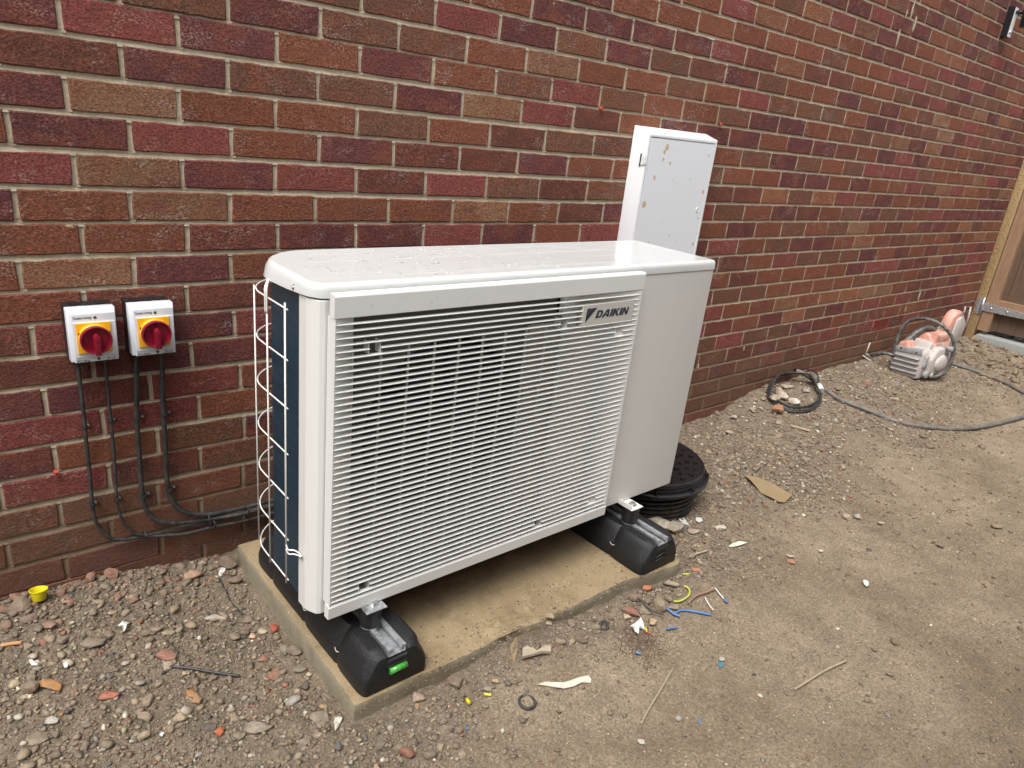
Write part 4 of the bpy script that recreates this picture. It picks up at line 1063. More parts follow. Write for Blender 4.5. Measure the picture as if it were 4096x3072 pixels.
lk = lathe('lock', [(.0085, 0), (.0085, -.002), (.0065, -.0028), (.0062, -.001), (.003, -.001)], M_GRP, mb, 20, (mw - .068, -md_ + .0004, .995 - .655), 'y')
box('lock_slot', mw - .0695, mw - .0665, -md_ - .0014, -md_ - .0004, .990 - .655, 1.0 - .655, M_DARK, mb)

# ------------------------------------------------------------------ isolator switches
def isolator():
    t = thing('isolator_switch', 'rotary isolator with red dial, left one of the pair, above the thinner cables', 'isolator switch', (-.0065, 0, .6965), 0, 'rotary isolators on the wall')
    hw, hh, fy = .048, .0595, -.080
    box('back_box', -.0475, .0475, -.0440, -.0005, -.063, .0625, M_ISO_B, t, .0025)
    for dx in (-.026, .026):
        o = lathe('knockout', [(.0125, 0), (.0125, .0012), (.0105, .0012), (.0105, .0005)], M_ISO_B, t, 20, (dx, -.022, .0625))
    box('top_notch', -.008, .008, -.046, -.012, .0600, .0632, M_DARK, t)
    # stepped lid
    bm = bmesh.new(); R_ = []
    for y, dw, dt, db in ((-.0440, .0, .0035, .0), (-.0700, .0, .0035, .0), (-.0725, .004, .002, .002), (-.0800, .007, -.006, .001)):
        R_.append([bm.verts.new(p) for p in ((-hw + dw, y, -hh + db), (hw - dw * .4, y, -hh + db), (hw - dw * .4, y, hh + dt), (-hw + dw, y, hh + dt))])
    for a in range(3):
        for q in range(4): bm.faces.new([R_[a][q], R_[a][(q + 1) % 4], R_[a + 1][(q + 1) % 4], R_[a + 1][q]])
    bm.faces.new(R_[-1]); bm.faces.new(R_[0]); bmesh.ops.recalc_face_normals(bm, faces=bm.faces)
    lid = bm_obj('lid', bm, M_ISO_W, t, smooth=True, bevel=.0012, seg=2, angle=12)
    box('lid_step', -hw + .0085, hw - .0045, -.0822, -.0795, -hh + .0135, .0345, M_ISO_W, lid, .0006, 1)
    for z in (.0440, -.0525): lathe('lid_screw', [(.0034, 0), (.0034, -.0006), (.0022, -.0006), (.0020, .0015)], M_PRINT, lid, 16, (.005, -.0800, z), 'y')
    pl = box('yellow_plate', -.0345, .0330, -.0862, -.0823, -.0352, .0335, M_YEL, t, .0015)
    CX, CZ = -.001, -.0005
    ring_ = lathe('yellow_ring', [(.0325, -.0862), (.0325, -.0975), (.0310, -.0990), (.027, -.0990), (.027, -.0862)], M_YEL, t, 48, (CX, 0, CZ), 'y')
    for an in (2.75, .35): box('ring_slot', CX + .0326 * math.cos(an) - .0012, CX + .0326 * math.cos(an) + .0012, -.0955, -.0915, CZ + .0326 * math.sin(an) - .0035, CZ + .0326 * math.sin(an) + .0035, M_DARK, t)
    dial = lathe('red_dial', [(.0285, -.0992), (.0318, -.0998), (.0324, -.1080), (.0314, -.1120), (.0296, -.1125), (.0274, -.1100), (.0258, -.1040), (.002, -.1015)], M_RED, t, 48, (CX, 0, CZ), 'y', caps=False)
    h = prism('dial_handle', [(-.0062, -.0325), (.0062, -.0325), (.0070, .0115), (.0, .0185), (-.0070, .0115)], -.1018, -.1235, M_RED, t, axis='y', bevel=.0011, seg=2, taper=.0010)
    h.location = (CX, 0, -.0005)
    lathe('handle_hole', [(.0022, 0), (.0022, -.0006)], M_DARK, t, 14, (CX, -.1232, .0000), 'y')
    rx = Matrix.Rotation(math.pi / 2, 3, 'X').to_quaternion()
    text('printed_text', 'Termination Technology', .0085, M_PRINT, (-.0385, -.0804, .0425), rx, lid, .0001, fit=.037, off=.00006)
    text('printed_text', 'IP65 4P32A', .0068, M_PRINT, (-.0385, -.0804, -.0572), rx, lid, .0001, fit=.027, off=.00016)
    text('printed_text', 'UK', .0042, M_PRINT, (.0215, -.0804, -.0535), rx, lid, .0001, off=.0001)
    text('printed_text', 'CA', .0042, M_PRINT, (.0215, -.0804, -.0572), rx, lid, .0001, off=.0001)
    text('printed_text', 'CE', .0070, M_PRINT, (.0300, -.0804, -.0568), rx, lid, .0001, off=.0001)
    for dx in (-.0285, .0285):
        lathe('cable_gland', [(.0125, -.063), (.0125, -.070), (.0105, -.072), (.0105, -.080), (.0080, -.083)], M_ISO_B, t, 16, (dx, -.020, 0))
    return t
iso = isolator()
iso2 = dup(iso, (-.0065 + .1240, 0, .6975), label='rotary isolator with red dial, right one of the pair, above the thick cables')

# ------------------------------------------------------------------ black cables clipped to the wall
CPTS = [
 ([(-.035, .620), (-.035, .573), (-.035, .471), (-.036, .395), (-.036, .305), (-.038, .234), (-.031, .179), (-.006, .134), (.027, .118), (.074, .111), (.164, .096), (.251, .092), (.327, .087), (.412, .089), (.60, .095)], .0048, 'black cable furthest left, swinging down from the left isolator and lowest along the wall'),
 ([(.022, .620), (.021, .518), (.021, .456), (.021, .357), (.017, .244), (.02, .201), (.034, .154), (.070, .118), (.165, .107), (.251, .103), (.328, .102), (.413, .101), (.60, .108)], .0040, 'thinnest black cable, second from the left, dropping from the right side of the left isolator'),
 ([(.089, .620), (.082, .517), (.078, .455), (.077, .344), (.076, .244), (.084, .188), (.104, .155), (.148, .131), (.247, .114), (.328, .113), (.413, .114), (.60, .122)], .0062, 'thick black cable under the left side of the right isolator, third from the left'),
 ([(.146, .620), (.142, .508), (.141, .458), (.139, .366), (.138, .249), (.147, .203), (.172, .162), (.228, .134), (.312, .126), (.413, .127), (.60, .134)], .0064, 'thick black cable furthest right, from the right side of the right isolator')]
CLIPZ = [(.453, .240), (.458, .238), (.454, .233), (.454, .236)]
for n_, (pts, r, lab) in enumerate(CPTS):
    yy = -.012 - r
    P_ = []
    for q, (x, z) in enumerate(pts):
        lay = .0 if x < .15 or z > .2 else (-.010 if n_ in (0, 2) else .0)
        P_.append((x, yy + (lay if n_ in (0, 2) and q > 8 else 0) + .0015 * math.sin(q * 2.3 + n_), z))
    t = thing('power_cable', lab, 'cable', (P_[0][0], 0, P_[0][2]), 0, 'black cables clipped to the wall')
    P_ = [(a - t.location.x, b, c - t.location.z) for a, b, c in P_]
    tube('cable_sheath', P_, r, M_CABLE, t, 12, 7)
    for zc in CLIPZ[n_]:
        xs = [p[0] for p in pts]; zs = [p[1] for p in pts]; xc = float(np.interp(-zc, [-z for z in zs[:6]], xs[:6]))
        big = n_ > 1; cl = bpy.data.objects.new('cable_clip', None); COL.objects.link(cl); cl.parent = t; cl.location = (xc - t.location.x, 0, zc - t.location.z)
        bm = bmesh.new(); segs = 10
        for q in range(segs):
            a0 = math.pi * q / segs - .2; a1 = math.pi * (q + 1) / segs - .2 + .02; R0, R1 = r + .0004, r + .0026
            v = [bm.verts.new((math.cos(an) * rr_, yy - math.sin(an) * rr_, zz)) for zz in (-.005, .005) for an in (a0, a1) for rr_ in (R0, R1)]
            for f in ((0, 1, 3, 2), (4, 6, 7, 5), (0, 4, 5, 1), (2, 3, 7, 6), (0, 2, 6, 4), (1, 5, 7, 3)): bm.faces.new([v[i] for i in f])
        bm_obj('clip_band', bm, M_CABLE, cl)
        tw = .012 if big else .0045
        prism('clip_tab', [(r, -.0055), (r + tw, -.0055), (r + tw + .0045, -.002), (r + tw + .0045, .003), (r + tw, .0055), (r, .0055)], -.0005, -.0075, M_CABLE, cl, axis='y', bevel=.001, seg=1)
        screw((r + (.009 if big else .0045), -.0076, .0005), '-y', cl, .0034, washer=False)
for x, zc, h_, lab in ((.074, .1155, .017, 'black zip tie round the two lowest cables near their bend'), (.236, .113, .034, 'black zip tie bundling the cables midway along the wall'), (.250, .0985, .017, 'black zip tie around the lower pair just right of the middle bundle'), (.345, .107, .040, 'black zip tie bundling all cables nearest the unit')):
    bm = bmesh.new(); NSD = 20; ra, rb_ = .0125, h_ / 2 + .003
    V0 = []
    for q in range(NSD):
        a = 6.2832 * q / NSD; V0.append([bm.verts.new((dx, -.020 + (ra + e) * math.cos(a), (rb_ + e) * math.sin(a))) for dx in (-.0018, .0018) for e in (0, .0012)])
    for q in range(NSD):
        A, B = V0[q], V0[(q + 1) % NSD]
        for i, j in ((0, 1), (1, 3), (3, 2), (2, 0)): bm.faces.new([A[i], A[j], B[j], B[i]])
    add_box(bm, -.0028, .0028, -.037, -.030, rb_ * .3, rb_ * .3 + .006)
    bmesh.ops.recalc_face_normals(bm, faces=bm.faces)
    o = bm_obj('zip_tie', bm, M_CABLE, None); o.location = (x, 0, zc); tag(o, lab, 'zip tie', 'zip ties on the cable run')

# ------------------------------------------------------------------ round inspection chamber
mc = thing('inspection_chamber', 'round black plastic drain chamber with embossed lid on a ribbed riser, right of the unit', 'drain chamber', (1.670, -.377, -.03))
prof = [(.200, -.06), (.200, .0)]; z = .0
for q in range(7):
    prof += [(.200, z + .001), (.2125, z + .005), (.2125, z + .012), (.200, z + .0165)]; z += .0175
prof += [(.200, .126), (.200, .138)]
lathe('ribbed_riser', prof, M_RISER, mc, 72)
lathe('frame_rim', [(.205, .130), (.243, .132), (.247, .135), (.247, .143), (.243, .146), (.232, .147), (.232, .160), (.215, .160)], M_PLASTIC_B, mc, 80)
for q in range(10):
    a = q * .6283 + .3; bm = bmesh.new(); add_box(bm, .2315, .2455, -.0035, .0035, .1465, .160); o = bm_obj('rim_rib', bm, M_PLASTIC_B, mc, bevel=.001, seg=1); o.rotation_euler = (0, 0, a)
lid_ = lathe('cover_lid', [(.226, .155), (.2275, .170), (.2265, .1765), (.2235, .1790), (.2195, .1780), (.217, .1755), (.002, .1765)], M_PLASTIC_B, mc, 80)
rl = random.Random(5); stud = {}
for w_ in (.008, .012): 
    bm = bmesh.new(); add_box(bm, -w_, w_, -.007, .007, 0, .005); o = bm_obj('raised_stud', bm, M_PLASTIC_B, lid_, bevel=.0016, seg=1, smooth=True); stud[w_] = [o, 0]
for rr_, nn in ((.195, 22), (.165, 18), (.135, 15), (.105, 11), (.075, 8)):
    for q in range(nn):
        a = 6.2832 * q / nn + rr_ * 40; w_ = rl.choice((.008, .012, .012)); ta = a + rl.choice((0, 1.57, .78)); o = stud[w_][0]
        if stud[w_][1]: o = o.copy(); COL.objects.link(o)
        stud[w_][1] = 1; o.location = (rr_ * math.cos(a), rr_ * math.sin(a), .1755); o.rotation_euler = (0, 0, ta)
lathe('lid_boss', [(.034, .176), (.032, .181), (.028, .181), (.026, .1775), (.002, .1775)], M_PLASTIC_B, lid_, 28)
for a in (.9, 3.0, 5.1):
    o = lathe('lid_screw', [(.007, .1755), (.007, .1795), (.003, .1795), (.003, .177)], M_RISER, lid_, 14, (.203 * math.cos(a), .203 * math.sin(a), 0))

# ------------------------------------------------------------------ cut-off saw
saw = thing('cut_off_saw', 'dust-covered orange and grey petrol cut-off saw resting on the mud by the wall', 'disc cutter', (4.27, -.235, .045), -.12)
def fat(name, poly, z0, z1, mt, axis='z', bevel=.012, par=saw, seg=3, taper=0): return prism(name, poly, z0, z1, mt, par, bevel, seg, axis, True, taper)
# ribbed air filter cover facing the camera
fat('filter_cover', [(-.105, .0), (.055, -.012), (.075, .03), (.075, .165), (-.085, .185), (-.105, .16)], .0, .11, M_SAW_W, 'x', .016)
for q in range(4):
    z = .024 + q * .030
    bm = bmesh.new(); tube_geo(bm, [(.0, -.098 + .004 * q, z + .010), (-.007, -.085, z + .009), (-.007, .055, z), (0, .070, z - .001)], .0062, 8); bm_obj('cover_rib', bm, M_SAW_G, saw)
fat('cover_top_plate', [(-.098, .150), (.070, .132), (.070, .168), (-.085, .188)], -.005, .03, M_SAW_G, 'x', .006, seg=2)
for y in (-.06, .035): lathe('cover_screw', [(.006, -.0055), (.006, -.0045), (.002, -.0045)], M_DARK, saw, 12, (.0, y, .158), 'x')
# engine body, tank and shroud
fat('fuel_tank', [(-.10, .0), (.08, -.0), (.085, .06), (-.10, .07)], .10, .40, M_SAW_W, 'x', .02)
fat('engine_shroud', [(-.095, .06), (.085, .06), (.080, .165), (.035, .225), (-.010, .268), (-.045, .258), (-.085, .20)], .13, .33, M_SAW_O, 'x', .022, seg=3)
bm = bmesh.new(); hpth = smooth_path([(.02, .052, .150), (.06, .050, .185), (.11, .036, .240), (.15, .014, .278), (.19, -.006, .284), (.235, -.016, .262)], 5)
tube_geo(bm, hpth, [.024 - .0004 * q for q in range(len(hpth))], 6)
bm_obj('rear_handle', bm, M_SAW_K, saw, bevel=.003, seg=1)
fat('handle_root', [(-.02, .14), (.075, .14), (.06, .195), (.01, .215)], .0, .08, M_SAW_O, 'x', .014)
fat('top_cowl', [(.13, .20), (.30, .20), (.33, .245), (.28, .275), (.16, .262)], -.075, .0, M_SAW_O, 'y', .016, seg=3)
fat('dusty_recess', [(.09, .16), (.135, .16), (.135, .215), (.11, .225)], -.08, .03, M_SAW_W, 'y', .010)
fat('starter_housing', [(.06, .04), (.20, .02), (.28, .06), (.29, .15), (.22, .20), (.10, .20), (.05, .13)], -.135, -.085, M_SAW_W, 'y', .014)
bm = bmesh.new(); bmesh.ops.create_icosphere(bm, subdivisions=3, radius=1)
for v in bm.verts: v.co = Vector((.17 + v.co.x * .075, -.135 + v.co.y * .022, .10 + v.co.z * .055))
bm_obj('starter_dome', bm, M_SAW_W, saw, smooth=True)
fat('muffler', [(.02, .075), (.10, .07), (.11, .14), (.03, .15)], -.115, -.07, M_SAW_G, 'y', .008)
lathe('fuel_cap', [(.020, 0), (.022, -.004), (.022, -.018), (.017, -.022)], M_SAW_G, saw, 18, (.05, -.115, .035), 'y')
lathe('fuel_cap', [(.014, 0), (.016, -.004), (.016, -.014), (.010, -.018)], M_SAW_W, saw, 12, (.105, -.122, .030), 'y')
# tubular wrap handle
tube('wrap_handle', [(.09, .115, .06), (.10, .128, .16), (.105, .125, .25), (.115, .085, .318), (.12, .0, .345), (.135, -.09, .330), (.17, -.150, .27), (.195, -.172, .19), (.20, -.175, .11), (.18, -.165, .045), (.14, -.135, .018), (.09, -.11, .015)], .0105, M_SAW_K, saw, 12, 6)
tube('inner_tube', [(.205, -.150, .22), (.225, -.158, .14), (.22, -.150, .06), (.17, -.125, .022)], .009, M_SAW_W, saw, 10, 6)
# spring and clamp by the handle foot
sp = [(.17, -.085 - .0035 * q * .5, .205 + 0 * q) for q in range(2)]
hel = [(.175 + .010 * math.cos(q * .9), -.070 - .0016 * q, .205 + .010 * math.sin(q * .9)) for q in range(48)]
tube('coil_spring', hel, .0022, M_SAW_W, saw, 6, 1)
lathe('clamp', [(.014, 0), (.018, -.006), (.018, -.024), (.011, -.030)], M_SAW_G, saw, 14, (.178, -.145, .200), 'y')
# cutting arm and blade guard
fat('cutting_arm', [(.24, .09), (.50, .17), (.54, .22), (.50, .25), (.24, .17)], -.045, .015, M_SAW_W, 'y', .012)
gp = [(.43 + .09 * math.cos(a), .285 + .105 * math.sin(a)) for a in [math.radians(q) for q in range(-20, 201, 10)]]
fat('blade_guard', gp, -.040, .025, M_SAW_O, 'y', .016, seg=3)
fat('guard_cheek', [(.37, .20), (.43, .16), (.50, .215), (.515, .30), (.45, .365), (.39, .34)], -.055, -.041, M_SAW_W, 'y', .006, seg=2)
bm = bmesh.new(); tube_geo(bm, [(.43, -.055, .370), (.425, -.055, .425), (.425, -.085, .430), (.43, -.088, .372), (.44, -.088, .30)], .0055, 6); bm_obj('guard_lever', bm, M_SAW_W, saw)
lathe('cutting_disc', [(.150, -.002), (.150, .002)], M_SAW_G, saw, 48, (.41, .0, .19), 'y')
tube('water_pipe', [(.0, .06, .10), (-.02, .12, .10), (-.02, .17, .075), (-.01, .20, .065)], .011, M_SAW_K, saw, 10, 5)
bm = bmesh.new()
for a, b_ in (((-.03, .225, .045), (-.02, .225, .135)), ((-.055, .33, .10), (.0, .19, .035)), ((-.05, .31, .095), (-.01, .21, .05)), ((-.05, .25, .055), (-.0, .16, .01))): tube_geo(bm, [a, b_], .0045, 6)
tag(bm_obj('metal_stake', bm, M_SAW_W, None), 'small cluster of bent dusty metal prongs between the saw and the wall', 'metal scrap').matrix_world = saw.matrix_basis

# hose behind and in front of the saw
def ground_path(px, dz): return [G(u, v) + Vector((0, 0, dz)) for u, v in px]
r7 = lambda l: [(2700 + x * .63282, 1100 + y * .63282) for x, y in l]
hp_ = ground_path(r7([(900, 705), (1040, 800), (1200, 862), (1400, 940), (1600, 975), (1800, 985), (2000, 960), (2206, 905), (2400, 850), (2440, 810), (2330, 780), (2206, 757), (2080, 690), (1900, 620), (1735, 567)]), .012)
e0 = Vector((3.36, -.035, .128)); hp_ = [e0, (e0 + hp_[0]) / 2 + Vector((0, 0, .012))] + hp_
t = thing('hose', 'dusty grey rubber hose curving over the mud from the wall to the cut-off saw', 'hose', tuple(hp_[3]))
tube('hose_tube', [p - hp_[3] for p in hp_], .0125, M_HOSE, t, 12, 8)
lathe('hose_end', [(.0126, 0), (.0126, -.0006), (.009, -.0006), (.009, .004)], M_DARK, t, 16, tuple(e0 - hp_[3] - Vector((.004, 0, 0))), 'x')

# coil of black cable with white tape
cc_ = lambda l: [(3000 + x * .22604, 1420 + y * .22604) for x, y in l]
ell = [(290, 700), (330, 600), (420, 520), (560, 470), (760, 460), (950, 480), (1080, 540), (1180, 620), (1245, 730), (1240, 860), (1150, 960), (1000, 1030), (800, 1045), (600, 1000), (430, 910), (320, 800)]
pts = []
loops = 4
for lp in range(loops):
    kx = 1 - .035 * lp; ddy = (0, 10, -8, 14)[lp]
    for i, (x, y) in enumerate(ell):
        X_ = 765 + (x - 765) * kx + (8 if lp == 2 else 0) * math.sin(i); Y_ = 755 + (y - 755) * (1 - .045 * lp) + ddy * .6
        p = G(*cc_([(X_, Y_)])[0]); p.y = min(p.y, -.012); pts.append(p + Vector((0, 0, .012 + .006 * lp + (.035 if y < 560 else .012 if y < 700 else 0))))
cb = thing('cable_coil', 'coil of thin black cable with white tape lying on the stones by the wall', 'cable coil', tuple(pts[0]))
tube('coiled_cable', [p - pts[0] for p in pts], .0048, M_CABLE, cb, 8, 4)
q0 = G(*cc_([(1180, 640)])[0]) + Vector((0, 0, .03)); q1 = Vector((3.47, -.045, .125))
tube('loose_end', smooth_path([q0 - pts[0], q0 - pts[0] + Vector((.01, .02, .05)), (q0 + q1) / 2 - pts[0] + Vector((.01, .0, .03)), q1 - pts[0]], 5), .0046, M_CABLE, cb, 8, 1)
i0 = 6
ta, tb = pts[7], pts[8]; mid = (ta + tb) / 2; dr = (tb - ta).normalized()
tube('white_tape', [mid - dr * .022 - pts[0] + Vector((0, 0, .010)), mid + dr * .022 - pts[0] + Vector((0, 0, .010))], .0185, M_TAPE, cb, 14, 1)

# ------------------------------------------------------------------ gate and post at the end of the wall
gp_ = thing('gate_post', 'wet glistening treated timber post fixed upright against the end of the brick wall', 'post', (6.0, -.031, .0))
prism('post_timber', [(0, -.031), (.075, -.031), (.075, .031), (0, .031)], -.05, 2.1, M_POST, gp_, bevel=.004, seg=2)
gate = thing('wooden_gate', 'brown framed and boarded timber gate with a galvanised strap hinge', 'gate', (6.01, -.068, .112))
gw, ghh = 1.05, 1.85
box('hinge_stile', 0, .045, -.078, 0, .0, ghh, M_FRAME, gate, .004)
box('lock_stile', 0, .045, -gw, -gw + .078, .0, ghh, M_FRAME, gate, .004)
for z in (.155, 1.62): box('ledge', -.0, .0445, -gw + .078, -.078, z, z + .095, M_FRAME, gate, .004)
y = -.002
while y > -gw + .02:
    w2 = min(.118, y + gw); box('board', .0455, .064, y - w2 + .0015, y, .012, ghh - .01, M_BOARD, gate, .002, 1); y -= .1185
for z in (.178, 1.64):
    sh = bpy.data.objects.new('strap_hinge', None); COL.objects.link(sh); sh.parent = gate
    prism('hinge_strap', [(.006, z - .028), (-.40, z - .017), (-.43, z - .010), (-.43, z + .010), (-.40, z + .019), (.006, z + .034)], -.0075, -.0018, M_GALV, sh, axis='x', bevel=.0008, seg=1)
    box('hinge_plate', -.0160, -.0105, .022, .050, z - .058, z + .070, M_GALV, sh, .001, 1)
    tube('hinge_pin', [(-.012, .012, z - .060), (-.012, .012, z + .072)], .0085, M_GALV, sh, 10, 1)
    for yy in (-.05, -.16, -.29): lathe('coach_bolt', [(.008, 0), (.006, -.003), (.003, -.004)], M_CHROME, sh, 12, (-.0075, yy, z + .002), 'x')
    for zz in (-.04, -.01, .022, .052): lathe('plate_screw', [(.005, 0), (.004, -.002)], M_CHROME, sh, 10, (-.016, .036, z + zz), 'x')
sill = prism('gate_sill', [(5.955, .0), (6.09, .0), (6.09, -1.5), (5.955, -1.5)], -.05, .078, M_SILL, None, .004)
sill.location = (0, -.09, .006)
tag(sill, 'grey concrete sill strip on the ground below the timber gate', 'sill')
rl = random.Random(9); bm = bmesh.new()
for q in range(420):
    y = -.13 - rl.random() ** .8 * 1.2; x = 6.10 + rl.random() * .28; z = .075 + rl.random() * .03; a = rl.uniform(0, 6.28); r = rl.uniform(.012, .03); up = rl.uniform(-.012, .012)
    v = [bm.verts.new((x + r * math.cos(a + b_) * k_, y + r * math.sin(a + b_) * k_, z + up * math.cos(b_ * 1.3))) for b_, k_ in ((0, 1), (1.2, .5), (3.14, 1), (4.4, .5))]; bm.faces.new(v)
o = bm_obj('leaf_litter', bm, simple('leaf_litter', (.030, .026, .022), .4, vary=.4, scale=20), None); tag(o, 'dark wet leaf litter heaped beyond the sill under the gate', None, None, 'stuff')
box_l = mesh('litter_bed', [(6.09, -.09, .07), (7.5, -.09, .07), (7.5, -1.6, .07), (6.09, -1.6, .07)], [(0, 1, 2, 3)], simple('litter_bed_soil', (.022, .018, .015), .6), None); tag(box_l, None, None, None, 'structure')
# unseen fence added behind the camera to block low light and be reflected
fence = thing('added_unseen_fence', 'unseen close-boarded brown timber fence added behind the camera to hold back low light', 'fence', (0, -2.45, 0))
x = -3.0; bmesh_board = None
while x < 6.6:
    if bmesh_board is None:
        bmesh_board = box('added_fence_board', 0, .145, -.012, .012, .02, 1.8, M_ADDED_FENCE, fence, .002, 1); bmesh_board.location = (x, 0, 0)
    else:
        o = bmesh_board.copy(); COL.objects.link(o); o.location = (x, 0, rl.uniform(-.004, .004))
    x += .15
for x in np.arange(-3.05, 6.7, 1.8): box('added_fence_post', x - .05, x + .05, -.11, -.014, -.05, 1.85, M_ADDED_FENCE, fence, .005)
for z in (.35, 1.45): box('added_fence_rail', -3, 6.5, -.06, -.0125, z, z + .07, M_ADDED_FENCE, fence, .003)

# ------------------------------------------------------------------ wall lamp at the top right
lamp = thing('wall_lamp', 'black cylinder wall lamp on a bright backplate high at the right end of the wall', 'wall lamp', (4.87, 0, 2.09))
box('lamp_bracket', -.012, .045, -.036, -.0005, -.068, .088, M_LAMPB, lamp, .002)
box('lamp_faceplate', -.004, .044, -.0385, -.0362, -.070, .086, M_LAMPW, lamp, .001, 1)
lathe('faceplate_screw', [(.011, -.0385), (.010, -.043), (.005, -.046)], M_CHROME, lamp, 16, (.018, 0, -.045), 'y')
tube('lamp_arm', [(.018, -.036, .062), (.022, -.075, .062)], .010, M_LAMPB, lamp, 12, 1)
lathe('lamp_tube', [(.036, -.015), (.041, -.018), (.042, -.013), (.042, .24), (.040, .243)], M_LAMPB, lamp, 40, (.022, -.114, 0))
lathe('lamp_tube_rim', [(.039, -.0186), (.039, -.0176), (.034, -.0176), (.034, -.010)], M_LAMPB, lamp, 40, (.022, -.114, 0))

# ------------------------------------------------------------------ single stones and fragments one can point to
AX = Vector((CR[0][0], CR[0][1], 0)).normalized()
def solid(name, u, v, wpx, hpx, col, kind, seed, label, cat='stone', rot=0, tall=.5, sink=.28, grp=None, top=None):
    c = G(u, v); d = (np.array(c) - CP); rdist = float(np.linalg.norm(d)); dist = .95 * float(CR[2] @ d); el = -d[2] / rdist
    if c.y > -.012 - .35 * hpx * dist / CF: c.y = -.012 - .35 * hpx * dist / CF
    W2 = wpx * dist / CF / 2; D2 = hpx * dist / CF / 2 / max(.45, (el + tall * .6) / 1.0); Hh = min(W2, D2) * 2 * tall
    V, F = BANK[kind][seed % len(BANK[kind])]
    if kind == 'chip':
        bm = bmesh.new(); vv = [bm.verts.new(p) for p in V]
        for f in F: bm.faces.new([vv[i] for i in f])
        bmesh.ops.dissolve_limit(bm, angle_limit=.25, verts=bm.verts, edges=bm.edges)
        bmesh.ops.bevel(bm, geom=list(bm.edges), offset=.10, segments=2, affect='EDGES', clamp_overlap=True); bmesh.ops.triangulate(bm, faces=bm.faces)
        bmesh.ops.subdivide_edges(bm, edges=bm.edges, cuts=1, use_grid_fill=True)
        for w3 in bm.verts: w3.co *= 1 + .05 * float(vnoise(w3.co.x * 4 + seed, w3.co.y * 4 + w3.co.z * 3, 5))
        bm.verts.index_update(); V = np.array([q.co[:] for q in bm.verts]); F = [[q.index for q in f.verts] for f in bm.faces]; bm.free()
    mx = np.abs(V).max(0); V = V / mx * np.array([W2, D2, Hh / 2])
    me = bpy.data.meshes.new(name); me.from_pydata(V.tolist(), [], [tuple(map(int, f)) for f in F]); me.update()
    ca = me.color_attributes.new('col', 'FLOAT_COLOR', 'POINT'); ca.data.foreach_set('color', np.tile(np.array([*col, 1], np.float32), (len(V), 1)).ravel())
    o = link(name, me, M_STONE, None, kind == 'chip')
    z = top if top is not None else float(ghd(c.x, c.y)); o.location = (c.x, c.y, z + .004 + Hh * (.5 - sink)); o.rotation_euler = (0.06 * math.sin(seed), .08 * math.cos(seed * 2), math.atan2(AX.y, AX.x) + math.radians(rot))
    return tag(o, label, cat, grp)
GR = (.20, .165, .125); TN = (.36, .26, .165); RD = (.30, .085, .05); WH = (.66, .60, .50); DK = (.035, .036, .04); BRN = (.17, .12, .085); PK = (.46, .28, .18); OR = (.36, .175, .06); LG = (.38, .35, .30)
a8 = lambda x, y: (x * .586, 2100 + y * .586)
rbp = lambda x, y: (900 + x * .6028, 2000 + y * .6028)
rrp = lambda x, y: (1900 + x * .6028, 1900 + y * .6028)
r73 = lambda x, y: (2700 + x * .63282, 1100 + y * .63282)
rl3 = lambda x, y: (2700 + x * .6463, 2000 + y * .6463)
